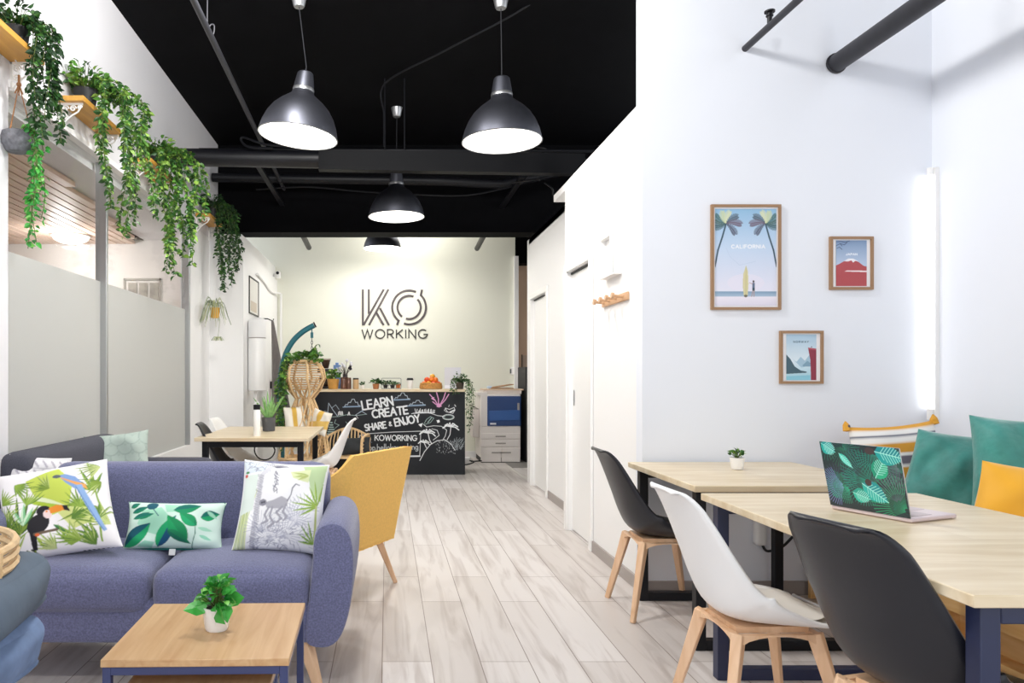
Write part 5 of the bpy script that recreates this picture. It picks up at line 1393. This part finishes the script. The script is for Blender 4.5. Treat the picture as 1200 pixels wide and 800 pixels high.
# ---- things on the left back wall
t = thing('picture_frame', 'thin black picture frame on the side wall at the back left', 'picture', (-1.62, 8.88, 1.93))
m = MB()
for a in ((0, .012, -.31, .31, 0, .015), (0, .012, -.31, .31, .425, .44), (0, .012, -.31, -.295, .015, .425), (0, .012, .295, .31, .015, .425)): m.box(*a)
m.build('frame', black_metal, t, smooth=False)
MB().box(0, .004, -.295, .295, .015, .425).build('print', mat('pale print', '#e4e2dd', .5), t)
MB().box(.004, .006, -.2, .18, .04, .16).build('print_motif', mat('beige motif', '#cbbfb0', .6), t)
t = thing('water_heater', 'tall white cylindrical heater hung on the side wall at the back left', 'heater', (-1.51, 8.52, 1.02))
MB().lathe([(.09, 0), (.105, .012), (.105, .60), (.10, .61), (.001, .61)], 28).build('tank', white_gloss, t)
MB().lathe([(.098, .61), (.098, .622), (.001, .622)], 28).build('seam', dgrey, t)
MB().lathe([(.105, .622), (.105, .80), (.095, .83), (.06, .85), (.001, .855)], 28).build('hood', white, t)
MB().cyl((-.02, 0, 0), (-.02, 0, -1.0), .02, 12).build('pipe', white, t)
m = MB(); gc = mat('grey cloth', '#6d6866', .95, noise=(14, .12))
P = []
for i in range(24):
    s_ = i / 23; z = 1.90 - 1.5 * s_; w = .035 + .15 * s_ ** .8; r_ = .02 + .05 * s_
    P.append([(-1.49 + .02 * s_ + .26 * s_ * j / 24 + r_ * math.sin(j * 1.3) * .5 + .015, 9.42 + w * (-1 + 2 * j / 24) + .0 * s_, z) for j in range(25)])
m.grid(P); q = m.build('hanging_cloth', gc, solid=.008, ang=180); tag(q, 'grey cloth hanging in folds from a hook behind the white heater', 'curtain')
MB().tube([(-1.62, 9.42, 1.93), (-1.54, 9.42, 1.93), (-1.47, 9.42, 1.9), (-1.46, 9.42, 1.93)], .008, 6).build('hook', black_metal, q)
t = thing('fire_extinguisher', 'small dark red fire extinguisher on the wall behind the teal stand', 'fire extinguisher', (-1.54, 10.15, .92))
MB().lathe([(.05, 0), (.055, .02), (.055, .24), (.03, .29), (.018, .3), (.001, .3)], 18).build('cylinder', mat('extinguisher red', '#8c1f22', .4), t)
m = MB(); m.cyl((0, 0, .29), (0, 0, .34), .016, 10); m.bar((-.02, 0, .345), (.08, 0, .36), .02, .012); m.build('valve', black_metal, t); MB().box(-.08, -.05, -.02, .02, .1, .2).build('bracket', black_metal, t)
tagged_tube('wall_pipe', 'thin white pipe bending along the back left corner', 'pipe', smooth_path([(-1.6, 9.0, 2.45), (-1.6, 9.5, 2.42), (-1.6, 10.1, 2.36), (-1.56, 10.76, 2.40)], 6) + [Vector((-1.56, 10.76, .05))], .016, white, 8)
t = thing('security_camera', 'small white camera with a dark lens at the back left corner', 'camera', at(326, 322, 10.6))
MB().soft(.07, .12, .10, .02, (0, 0, 0)).build('body', white_gloss, t); MB().cyl((.0, -.06, 0.02), (0, -.068, .02), .022, 14).build('lens', black_metal, t); MB().box(-.09, -.0, .0, .04, -.02, .02).build('mount', white, t)

# ---- wall box and peg rail in the corridor
t = thing('wall_box', 'white wall niche box with a small brown tag above the peg rail', 'wall box', (1.405, 4.55, 1.81))
m = MB(); m.box(-.05, 0, -.15, -.07, 0, .27); m.box(-.05, 0, .125, .15, 0, .27); m.box(-.05, 0, -.07, .125, 0, .025); m.box(-.05, 0, -.07, .125, .245, .27); m.box(-.012, 0, -.07, .125, .025, .245)
m.build('box', white_gloss, t, bevel=.003)
MB().box(-.018, -.012, -.02, .03, .05, .11).build('tag', mat('brown tag', '#b98b63', .6), t); MB().box(-.0515, -.05, -.15, -.146, .01, .26).build('edge_strip', mat('grey edge', '#8a8a8c', .5), t)
t = thing('peg_rail', 'wooden peg rail with four round pegs on the corridor wall', 'peg rail', (1.405, 4.52, 1.665))
MB().box(-.016, 0, -.26, .24, -.024, .024).build('rail', mat('beech rail', '#cfa680', .5), t, bevel=.004)
for y in (-.19, -.065, .06, .185):
    m = MB(); m.cyl((-.016, y, 0), (-.07, y, .006), .009, 10); m.cyl((-.07, y, .006), (-.085, y, .008), .018, 12); m.build('peg', MATS['beech rail'], t)

# ================================================================== posters
def poster(name, label, x0, x1, y0, y1, cv, mat_w):
    a, b = at(x0, y1, 4.027), at(x1, y0, 4.027); w, h = b.x - a.x, b.z - a.z
    t = thing(name, label, 'poster', (a.x, 4.03, a.z))
    m = MB(); s_ = .014
    for q in ((0, w, 0, s_), (0, w, h - s_, h), (0, s_, s_, h - s_), (w - s_, w, s_, h - s_)): m.box(q[0], q[1], -.018, 0, q[2], q[3])
    m.build('frame', mat('oak picture frame', '#9c7a5a', .5), t, smooth=False)
    MB().box(s_, w - s_, -.008, -.001, s_, h - s_).build('mount', mat('white mount', '#f1f1f5', .6), t, smooth=False)
    mx, mz = mat_w
    mb, cols = panel(cv, w - 2 * s_ - 2 * mx, h - 2 * s_ - 2 * mz); o = mb.build('print', painted('poster print', .45), t); set_pattern(o.data, cols); o.location = (s_ + mx, -.0095, s_ + mz)
cv = Canvas(100, 155, 1.7, '#dfe4f4')
cv.grad(0, 60, '#8fbbdc', '#c2d6ee'); cv.grad(60, 130, '#c2d6ee', '#e4e4f4')
cv.grad(132, 140, '#7f9dba', '#a9c0d6'); cv.grad(140, 155, '#ebe6f2', '#dcd9ea')
cv.ell(50, 118, 30, 14, '#e9e4f3', .5)
for sx in (0, 1):
    f_ = (lambda x: x) if sx == 0 else (lambda x: 100 - x)
    cv.line([(f_(18), 24), (f_(12), 45), (f_(5), 66), (f_(0), 92)], 2.6, '#2d4a5e')
    for a, l, c in ((-2.8, 22, '#3f6a66'), (-2.2, 20, '#c9d3a4'), (-1.6, 20, '#d8dcb0'), (-.9, 22, '#4b5a66'), (-.3, 24, '#6b5668'), (.5, 22, '#4d4f63'), (3.0, 22, '#49655f'), (2.5, 20, '#3d5f66')):
        aa = a if sx == 0 else PI - a
        cv.frond(f_(18), 24, aa, l, 10, c, .7 if sx == 0 else -.7, .05, .32)
write(cv, 'CALIFORNIA', 27, 63, 5.2, 1.25, '#f4f6fb', 0, .35, 54)
cv.line([(66, 84), (40, 90), (24, 76), (18, 62)], .5, '#b9cbe2')
cv.poly([(50.5, 90), (53.5, 100), (54.5, 120), (53, 140), (47, 140), (45, 122), (46, 104)], '#d5cfa2'); cv.line([(50.5, 92), (50, 140)], .6, '#b4ac80'); cv.ell(50, 139, 3, 2, '#6d6a5c')
cv.ell(62.5, 116, 1.5, 2, '#3b2f33'); cv.poly([(60.6, 118), (64.6, 118), (65, 126), (60.8, 126)], '#5f6f8c'); cv.poly([(60.6, 126), (65, 126), (64.6, 131), (60.6, 131)], '#2f4a5a'); cv.line([(61.5, 131), (59.5, 140)], 1.1, '#b88f86'); cv.line([(63.8, 131), (63.4, 140)], 1.1, '#b88f86'); cv.line([(61, 120), (56, 118)], .9, '#b88f86')
poster('framed_poster', 'large framed beach poster with two palms, a surfboard and the word CALIFORNIA', 832.5, 914, 240, 363, cv, (.009, .009))
cv = Canvas(100, 160, 1.3, '#7d97bd'); cv.grad(0, 90, '#7b95b9', '#b9cbe4')
cv.poly([(0, 88), (12, 82), (28, 72), (42, 68), (60, 70), (74, 76), (88, 88), (100, 93), (100, 160), (0, 160)], '#b04a50')
cv.poly([(26, 73), (40, 64), (56, 64), (74, 74), (62, 72), (56, 78), (50, 70), (40, 74)], '#f0eef4'); cv.poly([(36, 105), (100, 106), (100, 111), (28, 109)], '#f2e4e8')
for q in (((0, 20), (14, 12), (28, 16), (36, 8)), ((4, 28), (12, 24), (20, 32)), ((0, 6), (16, 4), (30, 8), (44, 2)), ((14, 12), (20, 20))): cv.line(q, 2.2, '#3d4f70')
write(cv, 'JAPAN', 33, 52, 6.5, 1.8, '#eef2fa', 0, .3, 36)
poster('framed_poster', 'small framed poster of a red mountain with white cap, higher of the small pair', 971.5, 1022, 277.5, 339.5, cv, (.02, .006))
cv = Canvas(100, 160, 1.3, '#c5dcea'); cv.grad(0, 90, '#a9c8de', '#dceaf4'); cv.grad(90, 160, '#dceaf4', '#9fd0e0')
cv.poly([(0, 70), (14, 86), (28, 112), (48, 126), (68, 130), (68, 134), (0, 138)], '#42606e'); cv.poly([(20, 84), (34, 96), (48, 78), (62, 92), (78, 70), (84, 108), (50, 116)], '#a4c4d8'); cv.poly([(54, 108), (70, 92), (84, 104), (84, 112), (56, 112)], '#7ea2ba')
cv.poly([(72, 46), (100, 50), (100, 160), (82, 160), (80, 90)], '#8f3346'); cv.poly([(72, 46), (100, 50), (100, 56), (74, 52)], '#b05262'); cv.ell(84, 44, 1.5, 2.4, '#6d3040'); cv.poly([(0, 146), (80, 142), (80, 160), (0, 160)], '#8cc9dc')
write(cv, 'NORWAY', 24, 29, 5.5, 1.6, '#4d6a80', 0, .5, 50)
poster('framed_poster', 'small framed poster of a fjord and red cliff, lower of the small pair', 913, 963.5, 387.5, 449.5, cv, (.022, .006))

# ================================================================== the laptop
H = at(974, 594.5, 2.585); H.z = .732; K = at(1068, 611, 2.33); K.z = .732
dx = (K - H); L = dx.length; yaw = math.atan2(dx.y, dx.x)
t = thing('laptop', 'open laptop with a tropical leaf print lid on the long table', 'laptop', H, yaw)
# local x runs along the hinge, local y points to the keyboard
D = .225
MB().box(0, L, 0, D, 0, .014).build('base', mat('rose silver metal', '#d9c9cc', .35, .3), t, bevel=.004)
MB().box(.02, L - .02, .03, .13, .014, .0155).build('keyboard', mat('pale keys', '#c9bec2', .6), t)
MB().box(L * .34, L * .66, .145, .21, .014, .0148).build('trackpad', mat('trackpad', '#cdbfc3', .4), t)
cv = Canvas(100, 76, 3.6, '#2b393f'); rr = random.Random(17)
for k in range(20): cv.fan(rr.uniform(0, 100), rr.uniform(0, 72), rr.uniform(0, 6.3), 22, 13, 2.4, rr.choice(('#1f6f64', '#2c8a72', '#1c5f60', '#3a9a80', '#4a5a78')), .022, .5)
for x, y, a, l, n, c in ((58, 42, -2.3, 40, 20, '#1f8f7e'), (56, 40, 2.5, 34, 22, '#22a08a'), (24, 50, 3.0, 32, 22, '#8f97e0'), (30, 52, 2.6, 22, 18, '#35b894'), (70, 8, 2.0, 30, 18, '#2a9a86'), (98, 68, -2.6, 44, 24, '#2fae7c'), (96, 20, 2.6, 30, 18, '#6d7f86'), (90, 60, -1.9, 40, 20, '#5f5f78'), (30, 4, 1.9, 26, 16, '#2f8060'), (8, 66, -1.1, 26, 16, '#35a07e')): cv.fan(x, y, a, l, n, 1.9, c, .019, .5)
def mon(x, y, ang, l, w, c1, c2, rib='#a9efe6'):
    cv.leaf(x, y, ang, l, w, c1, c2, rib)
    for k in range(2, 9):
        s_ = k / 10; bx, by = x + math.cos(ang) * l * s_, y + math.sin(ang) * l * s_; ww = w / 2 * math.sin(PI * s_ ** .8) * .9
        for sg in (-1, 1): cv.line([(bx, by), (bx + math.cos(ang + sg * 1.0) * ww, by + math.sin(ang + sg * 1.0) * ww)], .7, rib)
mon(48, 44, .55, 34, 22, '#1f9aa0', '#2cbab0'); mon(34, 56, .25, 22, 17, '#2aa694', '#36c0a8'); mon(66, 36, -1.0, 28, 20, '#159a7c', '#27b48c'); mon(70, 6, .15, 34, 24, '#158f98', '#1fa8a8'); mon(2, 2, .5, 20, 18, '#1a9a9a', '#29b6ae'); mon(24, 12, .8, 22, 8, '#3fd0ba', '#5fe0cc')
cv.ell(56, 42, 4, 4, '#4a3d40'); cv.ell(64, 6, 6, 4, '#4a3d40')
hl = .232
mb, cols = panel(cv, L, hl)
S = bpy.data.objects.new('lid', None)
lid = MB().box(0, L, 0, .006, 0, hl).build('lid', mat('lid grey', '#b9bcc0', .35, .4), t, bevel=.003)
lid.rotation_euler = (rad(14), 0, 0); lid.location = (0, -.002, .014)
o = mb.build('leaf_print', painted('laptop print', .3), lid); set_pattern(o.data, cols); o.location = (0, -.0008, 0)
MB().box(.008, L - .008, .006, .0065, .012, hl - .008).build('screen', mat('dark screen', '#101216', .1), lid)
bpy.data.objects.remove(S)

# ---- white socket box with black lead on the poster wall below the tables
t = thing('socket_box', 'white round ended socket box with a black lead on the wall below the tables', 'socket', at(891, 623, 4.0)); t.location.y = 4.03
MB().soft(.065, .05, .15, .02, (0, -.025, .0)).build('box', white_gloss, t)
MB().tube(smooth_path([(0.01, -.03, -.07), (.03, -.05, -.10), (.10, -.07, -.07), (.17, -.08, .01), (.22, -.08, .06)]), .007, 6).build('cable', black_metal, t)
tagged_tube('floor_cable', 'thin white cable lying along the foot of the pine bench', 'cable', smooth_path([(2.2, 3.98, .012), (2.23, 3.7, .012), (2.21, 3.4, .012), (2.24, 3.0, .012), (2.2, 2.5, .012)]), .008, white, 6)
# framed triptych in the office
a = at(145, 326, 7.89)
t = thing('triptych', 'framed row of pictures on the far office wall, partly behind the frosted film', 'picture', (a.x, 7.9, 1.72))
m = MB(); w = .40; h = a.z - 1.72
for q in ((0, w, h - .02, h), (0, .015, 0, h), (w - .015, w, 0, h), (0, w, 0, .02)): m.box(q[0], q[1], -.02, 0, q[2], q[3])
m.build('frame', mat('grey frame', '#a8a29c', .5), t, smooth=False)
for k in range(3): MB().box(.05 + k * .115, .14 + k * .115, -.012, -.002, .05, h - .05).build('print', mat('grey print', '#a39c94', .7, noise=(12, .5)), t)

# ================================================================== camera and light
cam = bpy.data.cameras.new('camera'); co = bpy.data.objects.new('camera', cam); COL.objects.link(co); SC.camera = co
co.location = (0, 0, EYE); co.rotation_euler = (PI / 2, 0, 0)
cam.sensor_fit = 'HORIZONTAL'; cam.sensor_width = 36; cam.lens = F * 36 / 1200
cam.shift_x = (600 - VX) / 1200; cam.shift_y = -(400 - VY) / 1200
cam.clip_start = .05
w = bpy.data.worlds.new('sky'); SC.world = w; w.use_nodes = True
bg = w.node_tree.nodes['Background']; bg.inputs[0].default_value = (.93, .96, 1, 1); bg.inputs[1].default_value = 1.35

def lamp(name, kind, loc, energy, size=.2, rot=(0, 0, 0), col=(1, 1, 1), **k):
    l = bpy.data.lights.new(name, kind); l.energy = energy; l.color = col
    if kind == 'AREA': l.size = size; l.shape = 'DISK'
    else: l.shadow_soft_size = size
    for a, b in k.items(): setattr(l, a, b)
    o = bpy.data.objects.new(name, l); COL.objects.link(o); o.location = loc; o.rotation_euler = rot
    return o
lamp('office_lamp_and_fill', 'POINT', (-3.19, 7.2, 2.4), 16, .1, col=(1, .98, .96))
lamp('office_lamp_and_fill', 'AREA', (-3.6, 4.2, 2.62), 95, .5, col=(1, .98, .96))  # added fill lamp without a fitting, brightens the office and the frosted film
lamp('back_fill_light', 'POINT', (.3, 10.0, 3.5), 52, .15, col=(1, .97, .9))  # bare fill lamp added behind the beam to lift the back wall
lamp('shop_fill_light', 'POINT', (-.2, 3.1, 3.6), 150, .15, col=(1, .98, .95))  # unseen fill lamp added above the frame to brighten the whole room
lamp('shop_fill_light', 'POINT', (-.7, 4.2, 3.7), 55, .12, col=(1, .98, .95))  # unseen fill lamp added to brighten the upper left wall
lamp('shop_fill_light', 'POINT', (-.4, .2, 3.5), 120, .15, col=(1, .98, .95))  # fill lamp added over the camera, brightens the surfaces that face it

v = SC.view_settings
SC.display_settings.display_device = 'sRGB'
v.view_transform = 'Standard'; v.look = 'None'; v.exposure = .14; v.gamma = 1.; v.use_curve_mapping = False
SC.cycles.use_denoising = True
SC.cycles.max_bounces = 10; SC.cycles.diffuse_bounces = 6; SC.cycles.transparent_max_bounces = 12
SC.cycles.sample_clamp_indirect = 6
bpy.context.view_layer.update()
